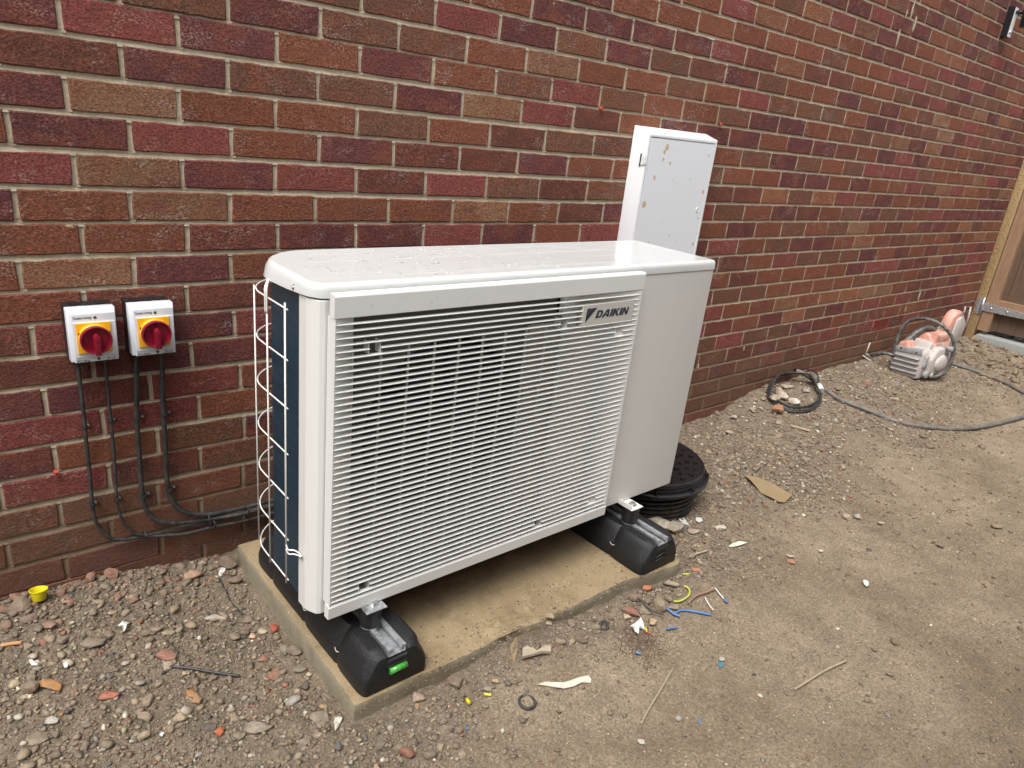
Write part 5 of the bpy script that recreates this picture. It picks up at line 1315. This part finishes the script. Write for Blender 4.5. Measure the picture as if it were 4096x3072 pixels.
items = [
 ('stone', *a8(140, 585), 88, 84, BRN, 'lump', 1, 'large rough brown stone beside the yellow cap, at the foot of the wall', 'stone', 0, .8, .2),
 ('stone', *a8(65, 590), 45, 50, (.12, .07, .05), 'lump', 3, 'dark reddish clod left of the large stone beside the yellow cap', 'stone', 0, .8, .2),
 ('brick_fragment', *a8(120, 495), 70, 50, (.24, .11, .08), 'lump', 5, 'reddish brick lump against the wall behind the large brown stone', 'brick fragment', 0, .7, .2),
 ('clay_shard', *a8(1325, 370), 80, 82, PK, 'chip', 2, 'flat pale pink pottery shard lying near the back left of the slab', 'shard', 60, .25, .15),
 ('stone', *a8(1475, 655), 98, 50, (.42, .36, .29), 'chip', 4, 'pale flat-topped stone midway along the left side of the slab', 'stone', 5, .5, .2),
 ('stone', *a8(635, 830), 100, 62, GR, 'chip', 6, 'flat triangular grey-brown stone set into the rubble at left', 'stone', 0, .3, .35),
 ('brick_fragment', *a8(1135, 915), 86, 62, (.29, .12, .085), 'lump', 0, 'flat red brick fragment with the cable tie curling round it', 'brick fragment', 0, .3, .4),
 ('brick_fragment', *a8(745, 1178), 96, 54, (.36, .11, .07), 'chip', 8, 'bright red brick fragment sunk in the gravel, below the triangular stone', 'brick fragment', 5, .4, .3),
 ('stone', *a8(198, 1152), 78, 66, BRN, 'lump', 2, 'muddy round stone touching the orange flint at far left', 'stone', 25, .7, .25),
 ('flint', *a8(350, 1128), 108, 42, OR, 'chip', 9, 'long orange and white flint beside the muddy round stone', 'flint', -12, .5, .25),
 ('stone', *a8(218, 1075), 48, 50, GR, 'lump', 4, 'small grey stone just above the muddy round stone', 'stone', 0, .7, .25),
 ('flint', *a8(1335, 1195), 62, 90, OR, 'chip', 1, 'flat amber flint below the straight black cable tie', 'flint', 40, .3, .2),
 ('stone', *a8(1435, 1378), 66, 48, DK, 'lump', 6, 'larger black pebble between the amber flint and the red chip', 'stone', 0, .5, .3),
 ('stone', *a8(1410, 1308), 44, 30, DK, 'lump', 7, 'small black pebble directly above the larger black pebble', 'stone', 0, .5, .3),
 ('flint', *a8(1765, 1395), 128, 72, (.27, .23, .18), 'chip', 3, 'broad grey wedge-shaped stone left of the slab corner', 'stone', 20, .3, .25),
 ('brick_fragment', *a8(1500, 1430), 44, 48, (.42, .11, .05), 'chip', 5, 'small bright red chip next to the black pebbles', 'brick fragment', 30, .5, .25),
 ('stone', *a8(430, 803), 44, 40, GR, 'lump', 8, 'rounded grey stone left of the triangular stone', 'stone', 0, .6, .3),
 ('stone', *a8(250, 1468), 100, 66, (.22, .18, .13), 'lump', 9, 'broad low brown stone near the bottom left corner', 'stone', 5, .3, .35),
 ('stone', *a8(350, 1352), 58, 38, LG, 'lump', 1, 'white-veined grey pebble above the broad low brown stone', 'stone', 10, .5, .3),
 ('stone', *a8(605, 1375), 50, 36, (.14, .12, .12), 'lump', 5, 'dark oval pebble lying diagonally in the lower left rubble', 'stone', 35, .5, .3),
 ('brick_fragment', *a8(610, 385), 50, 52, (.26, .11, .08), 'lump', 2, 'reddish lump against the wall, right of the yellow cap', 'brick fragment', 0, .8, .2),
 ('brick_fragment', *a8(757, 340), 66, 52, (.22, .10, .07), 'lump', 6, 'domed red-brown clod against the wall midway to the slab', 'brick fragment', 0, .8, .2),
 ('stone', *a8(1555, 300), 84, 80, BRN, 'lump', 0, 'large muddy stone jammed between the wall and the back corner of the slab', 'stone', 0, .8, .2),
 ('stone', *a8(1610, 402), 60, 42, BRN, 'lump', 3, 'muddy stone against the left side of the slab, near its back corner', 'stone', 0, .7, .25),
 ('stone', *a8(325, 700), 70, 38, (.25, .145, .11), 'lump', 7, 'flat pinkish brown stone below the yellow cap', 'stone', 5, .4, .3),
 ('stone', *a8(205, 665), 66, 48, (.17, .12, .09), 'lump', 4, 'angled brown stone just under the large brown stone', 'stone', 40, .6, .3),
 ('stone', *a8(775, 605), 46, 26, TN, 'lump', 5, 'tan oval pebble in the middle of the left rubble', 'stone', 25, .5, .3),
 ('stone', *a8(905, 912), 28, 28, (.42, .33, .22), 'lump', 2, 'small tan pebble beside the white flake near the red fragment', 'stone', 0, .6, .3),
 ('flint', *a8(855, 945), 34, 28, WH, 'chip', 6, 'cream flint flake touching the small tan pebble', 'flint', 0, .4, .25),
 ('brick_fragment', *a8(1862, 742), 46, 44, (.38, .055, .03), 'chip', 7, 'vivid red brick chunk against the left side of the slab', 'brick fragment', 15, .8, .2),
 ('flint', *rbp(750, 1500), 44, 92, WH, 'chip', 10, 'tall pointed white flint at the front left corner of the slab', 'flint', -8, .55, .25),
 ('stone', *rbp(1275, 1338), 68, 66, (.42, .31, .24), 'chip', 11, 'pinkish white block of stone just in front of the slab', 'stone', 0, .6, .3),
 ('stone', *rbp(1530, 1240), 64, 60, BRN, 'lump', 8, 'large round muddy stone above the yellow ring terminal', 'stone', 0, .8, .25),
 ('brick_fragment', *rbp(262, 1068), 46, 36, (.30, .085, .06), 'chip', 3, 'flat red fragment below the vivid red chunk beside the slab', 'brick fragment', 0, .35, .25),
 ('brick_fragment', *rbp(330, 1165), 74, 60, (.24, .10, .07), 'chip', 0, 'long dull red fragment lying diagonally left of the slab', 'brick fragment', 50, .4, .3),
 ('stone', *rbp(458, 1042), 66, 56, (.24, .20, .155), 'lump', 0, 'pale rough stone leaning on the left side of the slab', 'stone', 0, .8, .25),
 ('stone', *rbp(385, 1025), 50, 60, (.21, .175, .135), 'lump', 2, 'upright stone paired with the pale rough stone by the slab side', 'stone', 0, .8, .25),
 ('stone', *rbp(500, 1150), 56, 40, (.20, .175, .15), 'lump', 3, 'grey stone just below the pair leaning on the slab side', 'stone', 0, .6, .3),
 ('stone', *rbp(180, 905), 32, 26, (.48, .30, .20), 'lump', 1, 'small pink pebble left of the vivid red chunk', 'stone', 0, .5, .3),
 ('stone', *rbp(250, 875), 50, 36, (.40, .31, .22), 'lump', 9, 'cream-brown stone beside the small pink pebble', 'stone', 0, .6, .3),
 ('stone', *rbp(648, 1375), 42, 28, (.40, .26, .10), 'lump', 4, 'yellowish pebble left of the tall white flint', 'stone', 0, .5, .3),
 ('stone', *rbp(632, 1460), 88, 66, (.21, .175, .135), 'lump', 6, 'broad muddy stone left of the tall white flint', 'stone', 10, .4, .35),
 ('stone', *rbp(535, 1612), 64, 46, (.22, .185, .15), 'lump', 5, 'grey stone at the bottom edge below the white flint', 'stone', 15, .5, .3),
 ('stone', *rbp(1740, 1255), 44, 38, (.25, .21, .16), 'lump', 7, 'grey-brown pebble right of the yellow ring terminal', 'stone', 0, .6, .3),
 ('stone', *rbp(1790, 1225), 40, 44, (.36, .27, .155), 'chip', 2, 'flat tan chip standing beside the yellow strip', 'stone', 0, .4, .2),
 ('brick_fragment', *rrp(1035, 920), 92, 62, (.24, .085, .065), 'chip', 4, 'purplish red broken brick end in the rubble before the slab', 'brick fragment', -30, .5, .3),
 ('brick_fragment', *rrp(1140, 775), 50, 36, (.42, .15, .07), 'chip', 6, 'orange-red brick fragment tight against the front of the slab', 'brick fragment', 0, .6, .2),
 ('stone', *rrp(1060, 830), 60, 42, BRN, 'lump', 4, 'muddy stone between the slab and the broken brick end', 'stone', 0, .7, .25),
 ('stone', *rrp(1140, 845), 34, 42, BRN, 'lump', 9, 'small muddy stone right of the orange-red fragment', 'stone', 0, .7, .25),
 ('stone', *rrp(1215, 878), 56, 76, (.26, .20, .13), 'lump', 2, 'upright brown stone left of the curled yellow wire', 'stone', 0, .8, .25),
 ('stone', *rrp(1287, 838), 38, 50, (.22, .17, .12), 'lump', 5, 'narrow stone between the upright stone and the yellow wire', 'stone', 0, .7, .25),
 ('stone', *rrp(1322, 890), 56, 32, (.27, .21, .15), 'lump', 8, 'flat stone under the end of the long blue wire', 'stone', 10, .5, .3),
 ('stone', *rrp(1122, 905), 60, 52, (.20, .155, .11), 'lump', 1, 'dark muddy stone under the thin black wire', 'stone', -20, .6, .3),
 ('stone', *rrp(1300, 738), 78, 36, (.32, .26, .18), 'chip', 8, 'flat slanting stone by the right front corner of the slab', 'stone', -25, .5, .2),
 ('flint', *rrp(1175, 992), 34, 42, (.44, .31, .18), 'lump', 3, 'shell-like orange-brown nugget beside the black wire end', 'flint', 0, .6, .25),
 ('flint', *rrp(1002, 950), 40, 36, (.46, .37, .26), 'chip', 11, 'cream stone in front of the broken brick end', 'stone', 0, .5, .25),
 ('stone', *rrp(480, 1000), 40, 34, (.36, .28, .18), 'lump', 7, 'small tan stone fallen on the mud spill at the slab edge', 'stone', 0, .7, .2),
 ('stone', *rrp(700, 1110), 60, 40, BRN, 'lump', 0, 'rounded brown stone left of the black rubber ring', 'stone', 0, .6, .3),
 ('stone', *rrp(640, 1000), 40, 50, BRN, 'lump', 6, 'muddy stone against the slab left of the black ring', 'stone', 0, .7, .3),
 ('concrete_lump', *rrp(1230, 345), 150, 66, (.40, .35, .29), 'lump', 7, 'large smooth pale lump of concrete behind the right rubber foot', 'concrete lump', -25, .6, .3),
 ('concrete_lump', *rrp(1320, 375), 80, 70, (.34, .29, .23), 'lump', 3, 'rough pale lump adjoining the large smooth concrete lump', 'concrete lump', -10, .7, .3),
 ('stone', *rrp(1440, 388), 64, 32, (.45, .36, .28), 'lump', 9, 'pinkish white stone right of the concrete lumps', 'stone', 0, .6, .3),
 ('stone', *rrp(1620, 365), 58, 22, (.48, .43, .36), 'lump', 2, 'long pale stone on the mud right of the black chamber', 'stone', 8, .6, .25),
 ('brick_fragment', *rrp(1465, 635), 38, 24, (.46, .17, .09), 'lump', 4, 'flat orange-red chip right of the slab corner', 'brick fragment', 0, .35, .25),
 ('flint', *rrp(1393, 436), 14, 14, (.62, .36, .05), 'chip', 1, 'tiny amber pebble above the slab right corner', 'flint', 0, .6, .2),
 ('brick_fragment', *r73(645, 872), 56, 46, (.42, .17, .09), 'lump', 8, 'orange brick nugget at the near edge of the black cable coil', 'brick fragment', 0, .7, .15),
 ('stone', *r73(665, 780), 50, 72, (.56, .46, .36), 'lump', 1, 'tall pale rock inside the left of the cable coil', 'stone', 0, .8, .2),
 ('stone', *r73(625, 805), 50, 42, (.52, .42, .33), 'lump', 3, 'smaller pale rock beside the tall one inside the coil', 'stone', 0, .7, .2),
 ('stone', *r73(752, 832), 62, 42, (.58, .52, .44), 'lump', 5, 'white rock at the near side inside the cable coil', 'stone', 0, .7, .2),
 ('stone', *r73(700, 722), 66, 22, (.46, .38, .30), 'lump', 9, 'long pale rock at the far side inside the cable coil', 'stone', 10, .6, .2),
 ('stone', *r73(815, 735), 46, 20, (.36, .32, .29), 'chip', 7, 'grey sliver at the right inside the cable coil', 'stone', -25, .5, .2),
 ('brick_fragment', *r73(848, 917), 22, 22, (.36, .11, .06), 'chip', 2, 'small red chip just below the cable coil', 'brick fragment', 0, .6, .2),
 ('stone', *r73(488, 860), 28, 28, (.44, .40, .36), 'lump', 6, 'pale grey pebble left of the cable coil', 'stone', 0, .6, .2),
 ('stone', *r73(370, 908), 34, 20, (.50, .45, .40), 'lump', 8, 'white pebble further left of the cable coil, nearer the unit', 'stone', 0, .5, .2),
 ('stone', *r73(345, 1008), 42, 18, (.46, .38, .28), 'lump', 0, 'flat pale stone between the chamber and the cable coil', 'stone', -12, .4, .2),
 ('stone', *r73(1210, 692), 42, 32, (.24, .14, .10), 'lump', 4, 'dark reddish rock on the mud left of the saw', 'stone', 0, .8, .2),
 ('stone', *r73(1988, 697), 28, 24, (.30, .23, .16), 'lump', 5, 'rounded tan stone beside the hose on its way to the saw', 'stone', 0, .8, .2),
 ('stone', *r73(1942, 667), 28, 20, (.26, .20, .14), 'lump', 2, 'brown stone just left of the tan one beside the hose', 'stone', 0, .7, .2),
 ('stone', *r73(1085, 1542), 42, 32, (.42, .35, .26), 'lump', 6, 'round pale stone, left of the pair in the middle of the mud', 'stone', 0, .6, .25),
 ('stone', *r73(1145, 1538), 36, 30, (.32, .29, .26), 'lump', 7, 'grey stone, right of the pair in the middle of the mud', 'stone', 0, .6, .25),
 ('stone', *r73(1300, 1578), 34, 18, (.44, .38, .30), 'lump', 3, 'small pale stone lower right of the pair on the mud', 'stone', 0, .5, .25),
 ('stone', *r73(1050, 1232), 28, 32, (.40, .33, .24), 'lump', 9, 'upright cream pebble halfway between scrap card and hose', 'stone', 0, .8, .2),
 ('stone', *r73(210, 1130), 34, 20, (.34, .27, .19), 'lump', 1, 'tan stone just beyond the lid of the black chamber', 'stone', 0, .7, .2),
 ('brick_fragment', *rl3(710, 392), 40, 22, (.42, .17, .10), 'lump', 2, 'orange-red chip beside a pale flake on the open mud', 'brick fragment', -10, .35, .25),
 ('stone', *rl3(710, 362), 40, 14, (.40, .35, .30), 'chip', 5, 'pale flake touching the orange-red chip on the open mud', 'stone', -25, .35, .2),
 ('stone', *rl3(900, 322), 24, 20, (.50, .48, .44), 'chip', 8, 'small grey-white stone on the open mud above the white scrap', 'stone', 0, .5, .25),
 ('mud_clod', *rl3(1365, 890), 38, 46, (.17, .13, .09), 'lump', 0, 'dark mud clod on the open mud below the white scrap', 'clod', 0, .5, .3),
 ('mud_clod', *rl3(1330, 1085), 42, 28, (.18, .13, .09), 'lump', 5, 'mud clod right of the twig lying on the open mud', 'clod', 0, .5, .3),
 ('mud_clod', *rl3(1640, 290), 36, 26, (.20, .145, .10), 'lump', 8, 'brown clod with a pale chip near the right edge', 'clod', -20, .6, .3),
 ('mud_clod', *rl3(1990, 172), 56, 24, (.27, .20, .13), 'lump', 3, 'long brown clod close to the right edge of the mud', 'clod', 0, .5, .3),
]
for it in items:
    name, u, v, wpx, hpx, col, kind, seed, lab, cat, rot, tall, sink = it
    solid(name, u, v, wpx, hpx, col, kind, seed, lab, cat, rot, tall, sink)
solid('stone', 2190, 2505, 44, 26, (.34, .25, .16), 'lump', 2, 'thin crust of pale mortar on the broken front edge of the slab', 'mortar crust', 0, .3, .1, top=.043)

# litter: cap, ties, wires, terminals, scraps
p = G(*a8(270, 530)); t = thing('yellow_cap', 'bright yellow plastic cap with a rim lying on stones at the foot of the wall', 'plastic cap', (p.x, p.y - .004, p.z + .012)); t.rotation_euler = (-.18, .06, 0)
lathe('cap_cup', [(r_ * .72, h_ * .8) for r_, h_ in [(.019, 0), (.0205, .002), (.0245, .026), (.0265, .030), (.0280, .031), (.0280, .0335), (.0255, .0335), (.0240, .030), (.0190, .004), (.002, .0035)]], M_YPLA, t, 32)
def gline(px, dz, n=5): return smooth_path([G(u, v) + Vector((0, 0, dz + (.001 * math.sin(i * 2.1)))) for i, (u, v) in enumerate(px)], n)
def litter(name, px, r, mt, lab, cat, dz=None, seg=7, grp=None, ends=None):
    P_ = gline(px, (dz if dz is not None else r + .006)); c = P_[len(P_) // 2].copy(); bm = bmesh.new(); tube_geo(bm, [q - c for q in P_], r, seg)
    o = bm_obj(name, bm, mt, None); o.location = c; return tag(o, lab, cat, grp)
litter('zip_tie', [a8(1130, 800), a8(1190, 850), a8(1218, 905), a8(1195, 960), a8(1168, 985)], .0011, M_CABLE, 'thin curled tail of black tie rising over the red brick fragment', 'zip tie')
litter('zip_tie', [a8(1165, 985), a8(1300, 1000), a8(1450, 1022), a8(1640, 1052)], .0030, M_CABLE, 'thick straight black cable tie lying on the rubble left of the slab', 'zip tie')
litter('zip_tie', [a8(1485, 245), a8(1555, 255), a8(1590, 320), a8(1560, 400)], .0013, M_CABLE, 'thin black tie looped over the muddy stone at the back slab corner', 'zip tie')
litter('zip_tie', [a8(1490, 370), a8(1540, 460), a8(1575, 540), a8(1620, 590), a8(1655, 625)], .0022, M_CABLE, 'tangled black tie running beside the slab toward its middle', 'zip tie')
litter('zip_tie', [a8(1640, 600), a8(1590, 605), a8(1565, 650), a8(1585, 700)], .0016, M_CABLE, 'short black tie hooking off the tangled one by the slab', 'zip tie')
litter('wood_chip', [a8(8, 850), a8(80, 838), a8(152, 825)], .0045, simple('orange_wood', (.48, .24, .10), .7, vary=.2), 'splinter of orange wood at the left edge of the rubble', 'wood splinter')
litter('wood_chip', [a8(428, 552), a8(475, 545), a8(518, 535)], .0040, M_BRNW, 'small pinkish wood splinter right of the yellow cap', 'wood splinter')
bt = lambda x, y: (2500 + x * .24116, 2200 + y * .24116)
litter('wire_offcut', [bt(970, 640), bt(1030, 670), bt(1065, 720), bt(1050, 790), bt(980, 855), bt(890, 890), bt(800, 895)], .0032, M_YGW, 'curled yellow and green wire offcut in front of the right slab corner', 'wire offcut')
litter('wire_offcut', [bt(810, 1085), bt(900, 1040), bt(1010, 1025), bt(1150, 1050), bt(1290, 1080), bt(1415, 1100)], .0034, M_BLUEW, 'long bent bright blue wire offcut on the mud', 'wire offcut', .006)
litter('wire_offcut', [bt(655, 990), bt(730, 1050), bt(810, 1100), bt(905, 1145)], .0032, M_BLUEW, 'shorter blue wire offcut crossing the end of the long blue one', 'wire offcut', .009)
litter('wire_offcut', [bt(680, 1355), bt(760, 1340), bt(855, 1325)], .0028, M_BLUEW, 'small dirty blue wire offcut above the dark red-brown stain', 'wire offcut')
litter('wire_offcut', [rrp(1060, 1193), rrp(1095, 1208)], .0030, M_BLUEW, 'tiny blue wire stub below the dark red-brown stain', 'wire offcut')
litter('wire_offcut', [bt(1050, 925), bt(1110, 850), bt(1200, 785), bt(1330, 745), bt(1470, 695)], .0032, M_BRNW, 'muddy brown wire offcut right of the yellow and green one', 'wire offcut')
litter('wire_offcut', [bt(1320, 820), bt(1350, 890), bt(1400, 960), bt(1460, 1035)], .0018, M_WHTW, 'thin white wire offcut above the right end of the long blue one', 'wire offcut')
litter('wire_offcut', [bt(1480, 660), bt(1540, 740), bt(1630, 840)], .0018, M_WHTW, 'thin white wire offcut ending in the small blue stub', 'wire offcut')
litter('wire_offcut', [bt(1635, 870), bt(1690, 915)], .0036, M_BLUEW, 'small blue stub at the tip of the thin white wire', 'wire offcut')
litter('wire_offcut', [bt(190, 910), bt(290, 1000), bt(400, 1090), bt(540, 1150), bt(610, 1180)], .0026, M_CABLE, 'thin black wire lying over the stones by the broken brick end', 'wire offcut', .022)
litter('wire_offcut', [bt(945, 438), bt(1070, 438)], .0026, M_YGW, 'short yellow wire stub right of the slab corner', 'wire offcut')
litter('wire_offcut', [bt(330, 1320), bt(350, 1400)], .0022, M_YPLA, 'tiny yellow strand beside the white crumpled scrap', 'wire offcut')
litter('wire_offcut', [bt(345, 1400), bt(425, 1432)], .0022, M_PLUG, 'tiny orange strand below the white crumpled scrap', 'wire offcut')
litter('wire_offcut', [rbp(1718, 1308), rbp(1765, 1316)], .0030, M_YPLA, 'flat yellow plastic strip on the gravel near the ring terminal', 'plastic strip')
litter('twig', [rrp(1415, 560), rrp(1470, 540), rrp(1540, 515)], .0034, M_TWIG, 'short brown twig on the gravel right of the slab corner', 'twig')
litter('twig', [(2690, 2683), (2640, 2770), (2600, 2835), (2562, 2905)], .0024, M_TWIG, 'long straight pale stick pointing down toward the bottom edge', 'stick')
litter('twig', [(3176, 2768), (3250, 2722), (3300, 2690), (3384, 2652)], .0029, M_TWIG, 'dry jointed stick lying alone on the open mud', 'stick')
litter('twig', [r73(485, 1272), r73(540, 1230), r73(600, 1188)], .0016, M_CABLE, 'thin dark wire sticking up behind the piece of card', 'wire')
litter('twig', [r73(730, 968), r73(790, 985), r73(850, 1000)], .0060, M_TWIG, 'weathered stick on the mud below the cable coil', 'stick')
def flake(name, px, mt, lab, cat, lift=.008, th=.0016, curl=.0, relief=.0):
    P_ = [G(u, v) for u, v in px]; c = sum(P_, Vector()) / len(P_); bm = bmesh.new(); top = []; bot = []
    for i, q in enumerate(P_):
        dz = lift + curl * (q - c).length + relief * math.sin(i * 2.3); q = q - c; top.append(bm.verts.new((q.x, q.y, q.z + dz + th))); bot.append(bm.verts.new((q.x, q.y, q.z + dz)))
    mt_ = bm.verts.new((0, 0, lift + th)); mb_ = bm.verts.new((0, 0, lift)); n_ = len(top)
    for i in range(n_):
        j = (i + 1) % n_; bm.faces.new([top[i], top[j], mt_]); bm.faces.new([bot[j], bot[i], mb_]); bm.faces.new([top[i], bot[i], bot[j], top[j]])
    bmesh.ops.recalc_face_normals(bm, faces=bm.faces); o = bm_obj(name, bm, mt, None); o.location = c; return tag(o, lab, cat)
flake('card_scrap', [r73(*q) for q in ((430, 1282), (520, 1300), (580, 1318), (640, 1352), (700, 1385), (738, 1408), (718, 1428), (690, 1455), (650, 1450), (600, 1425), (540, 1392), (505, 1350), (470, 1315))], M_CARD, 'torn tan strip of card lying on the mud right of the black chamber', 'card scrap', .008, .002, .04, .002)
flake('paper_strip', [rrp(*q) for q in ((415, 1408), (460, 1396), (560, 1392), (620, 1385), (680, 1362), (745, 1343), (752, 1358), (768, 1370), (765, 1392), (720, 1390), (650, 1412), (590, 1432), (555, 1430), (500, 1412))], M_PAPER, 'long torn strip of cream tape lying on the mud before the slab', 'tape strip', .005, .002, .03, .003)
flake('bark_flake', [rrp(*q) for q in ((310, 1190), (340, 1178), (420, 1200), (455, 1175), (495, 1170), (500, 1205), (440, 1215), (380, 1222), (310, 1243))], simple('pale_bark', (.33, .27, .20), .85, vary=.2, bmp=.5, bscale=80), 'flat weathered flake of board in the rubble before the slab', 'board flake', .010, .007, .05, .004)
o = flake('card_leaf', [rrp(*q) for q in ((275, 1082), (280, 1130), (280, 1175), (262, 1250), (252, 1250), (240, 1200), (228, 1165), (235, 1135))], M_CARD, 'pointed leaf-shaped card scrap standing against the broken slab edge', 'card scrap', .004, .0018)
flake('white_scrap', [rl3(*q) for q in ((1158, 512), (1175, 508), (1192, 520), (1196, 540), (1180, 550), (1165, 535))], M_TAPE, 'small bright white scrap alone on the open mud', 'paper scrap')
flake('white_scrap', [rl3(*q) for q in ((328, 300), (350, 283), (395, 268), (445, 278), (400, 292), (350, 305))], M_PAPER, 'pale curled leaf on the mud right of the slab corner', 'leaf', .006, .002, .05)
flake('white_scrap', [rrp(*q) for q in ((1352, 300), (1385, 296), (1400, 318), (1418, 345), (1385, 335), (1358, 322))], M_TAPE, 'white scrap right beside the base of the black chamber', 'paper scrap', .006)
flake('white_scrap', [rrp(*q) for q in ((1465, 290), (1500, 295), (1510, 315), (1485, 328), (1462, 312))], M_TAPE, 'white and dark scrap second to the right of the chamber base', 'paper scrap', .006)
flake('white_scrap', [rrp(*q) for q in ((1025, 1030), (1050, 1020), (1075, 985), (1092, 980), (1110, 1010), (1122, 1045), (1085, 1035), (1080, 1080), (1055, 1060), (1040, 1045))], M_TAPE, 'crumpled white tape scrap just above the dark red-brown stain', 'tape scrap', .010, .002, .15, .006)
flake('white_scrap', [a8(*q) for q in ((808, 718), (840, 695), (885, 688), (870, 712), (862, 740), (845, 750), (838, 720))], M_TAPE, 'folded white paper scrap in the middle of the left rubble', 'paper scrap', .010, .002, .1, .005)
flake('white_scrap', [a8(*q) for q in ((197, 938), (222, 935), (240, 955), (262, 965), (262, 982), (232, 984), (212, 968))], M_TAPE, 'white scrap at far left level with the triangular stone', 'paper scrap', .006)
flake('white_scrap', [a8(*q) for q in ((432, 965), (455, 952), (470, 968), (462, 988), (440, 990))], M_TAPE, 'white chip between the far left scrap and the cream flake', 'paper scrap', .006)
flake('white_scrap', [a8(*q) for q in ((1492, 360), (1510, 325), (1540, 318), (1538, 345), (1515, 370), (1500, 378))], M_TAPE, 'white crumpled scrap near the back left corner of the slab', 'paper scrap', .012, .002, .1, .004)
flake('white_scrap', [a8(*q) for q in ((1088, 1450), (1105, 1430), (1122, 1438), (1108, 1462))], M_TAPE, 'tiny white chip near the bottom, left of the wedge-shaped stone', 'paper scrap', .006)
flake('plastic_chip', [rl3(*q) for q in ((262, 1015), (290, 1010), (298, 1040), (270, 1048))], simple('teal', (.06, .17, .22), .5), 'teal plastic chip lying right of the long stick', 'plastic chip', .004)
solid('white_crumb', *rl3(287, 998), 28, 26, (.72, .68, .58), 'lump', 3, 'popcorn-like white crumb touching the teal chip', 'foam crumb', 0, .7, .2)
solid('white_crumb', 2564, 2972, 36, 26, (.66, .64, .58), 'lump', 6, 'speckled whitish stone near the bottom edge of the mud', 'stone', 0, .4, .3)
flake('plastic_chip', [rl3(*q) for q in ((142, 1365), (150, 1362), (154, 1385), (148, 1400), (142, 1385))], M_BLUEW, 'tiny dark blue plastic chip right of the long stick low down', 'plastic chip', .004)
flake('plastic_chip', [rbp(*q) for q in ((1595, 1520), (1612, 1518), (1615, 1532), (1598, 1535))], M_BLUEW, 'tiny bright blue plastic chip in the gravel before the slab', 'plastic chip', .004)
def washer(u, v, R0, r, lab, tilt, mt=M_CABLE, dz=.004):
    c = G(u, v); o = lathe('rubber_ring', [(R0 + r * math.cos(a), r * math.sin(a)) for a in [6.2832 * q / 10 for q in range(11)]], mt, None, 36, caps=False); o.location = c + Vector((0, 0, dz)); o.rotation_euler = tilt; return tag(o, lab, 'rubber ring')
washer(*rrp(345, 1515), .0185, .0036, 'large dark rubber ring lying flat on the mud near the bottom', (.05, .03, 0))
washer(*rrp(853, 1020), .0110, .0034, 'small glossy black rubber ring tilted on the rubble before the slab', (.5, -.5, 0), M_DAMPER, .010)
c = G(*rbp(1592, 1320)); rt = thing('ring_terminal', 'yellow crimp ring terminal lying on the gravel before the slab', 'ring terminal', c + Vector((0, 0, .005)), math.radians(-150))
lathe('terminal_ring', [(.0062, 0), (.0062, .0012), (.0034, .0012), (.0034, 0)], M_CHROME, rt, 24, caps=False)
tube('yellow_sleeve', [(.004, .006, .001), (.013, .016, .002)], .0042, M_YPLA, rt, 10, 1)
# dark red-brown crumbs spilled on the mud
CRP = np.array([(.045, .018, .014), (.07, .025, .018), (.12, .07, .045)]); CRW = np.array([.45, .35, .2])
cst = G(*rrp(1095, 1120))
scatter('dark_stain_crumbs', 'chip', 14000, .002, .006, cst.x - .12, cst.x + .12, cst.y - .12, cst.y + .12, lambda x, y: np.exp(-(np.hypot(x - cst.x, y - cst.y) / .055) ** 2), 31, 'patch of dark red-brown crumbs spilled on the mud', CRP, CRW, sink=.2)
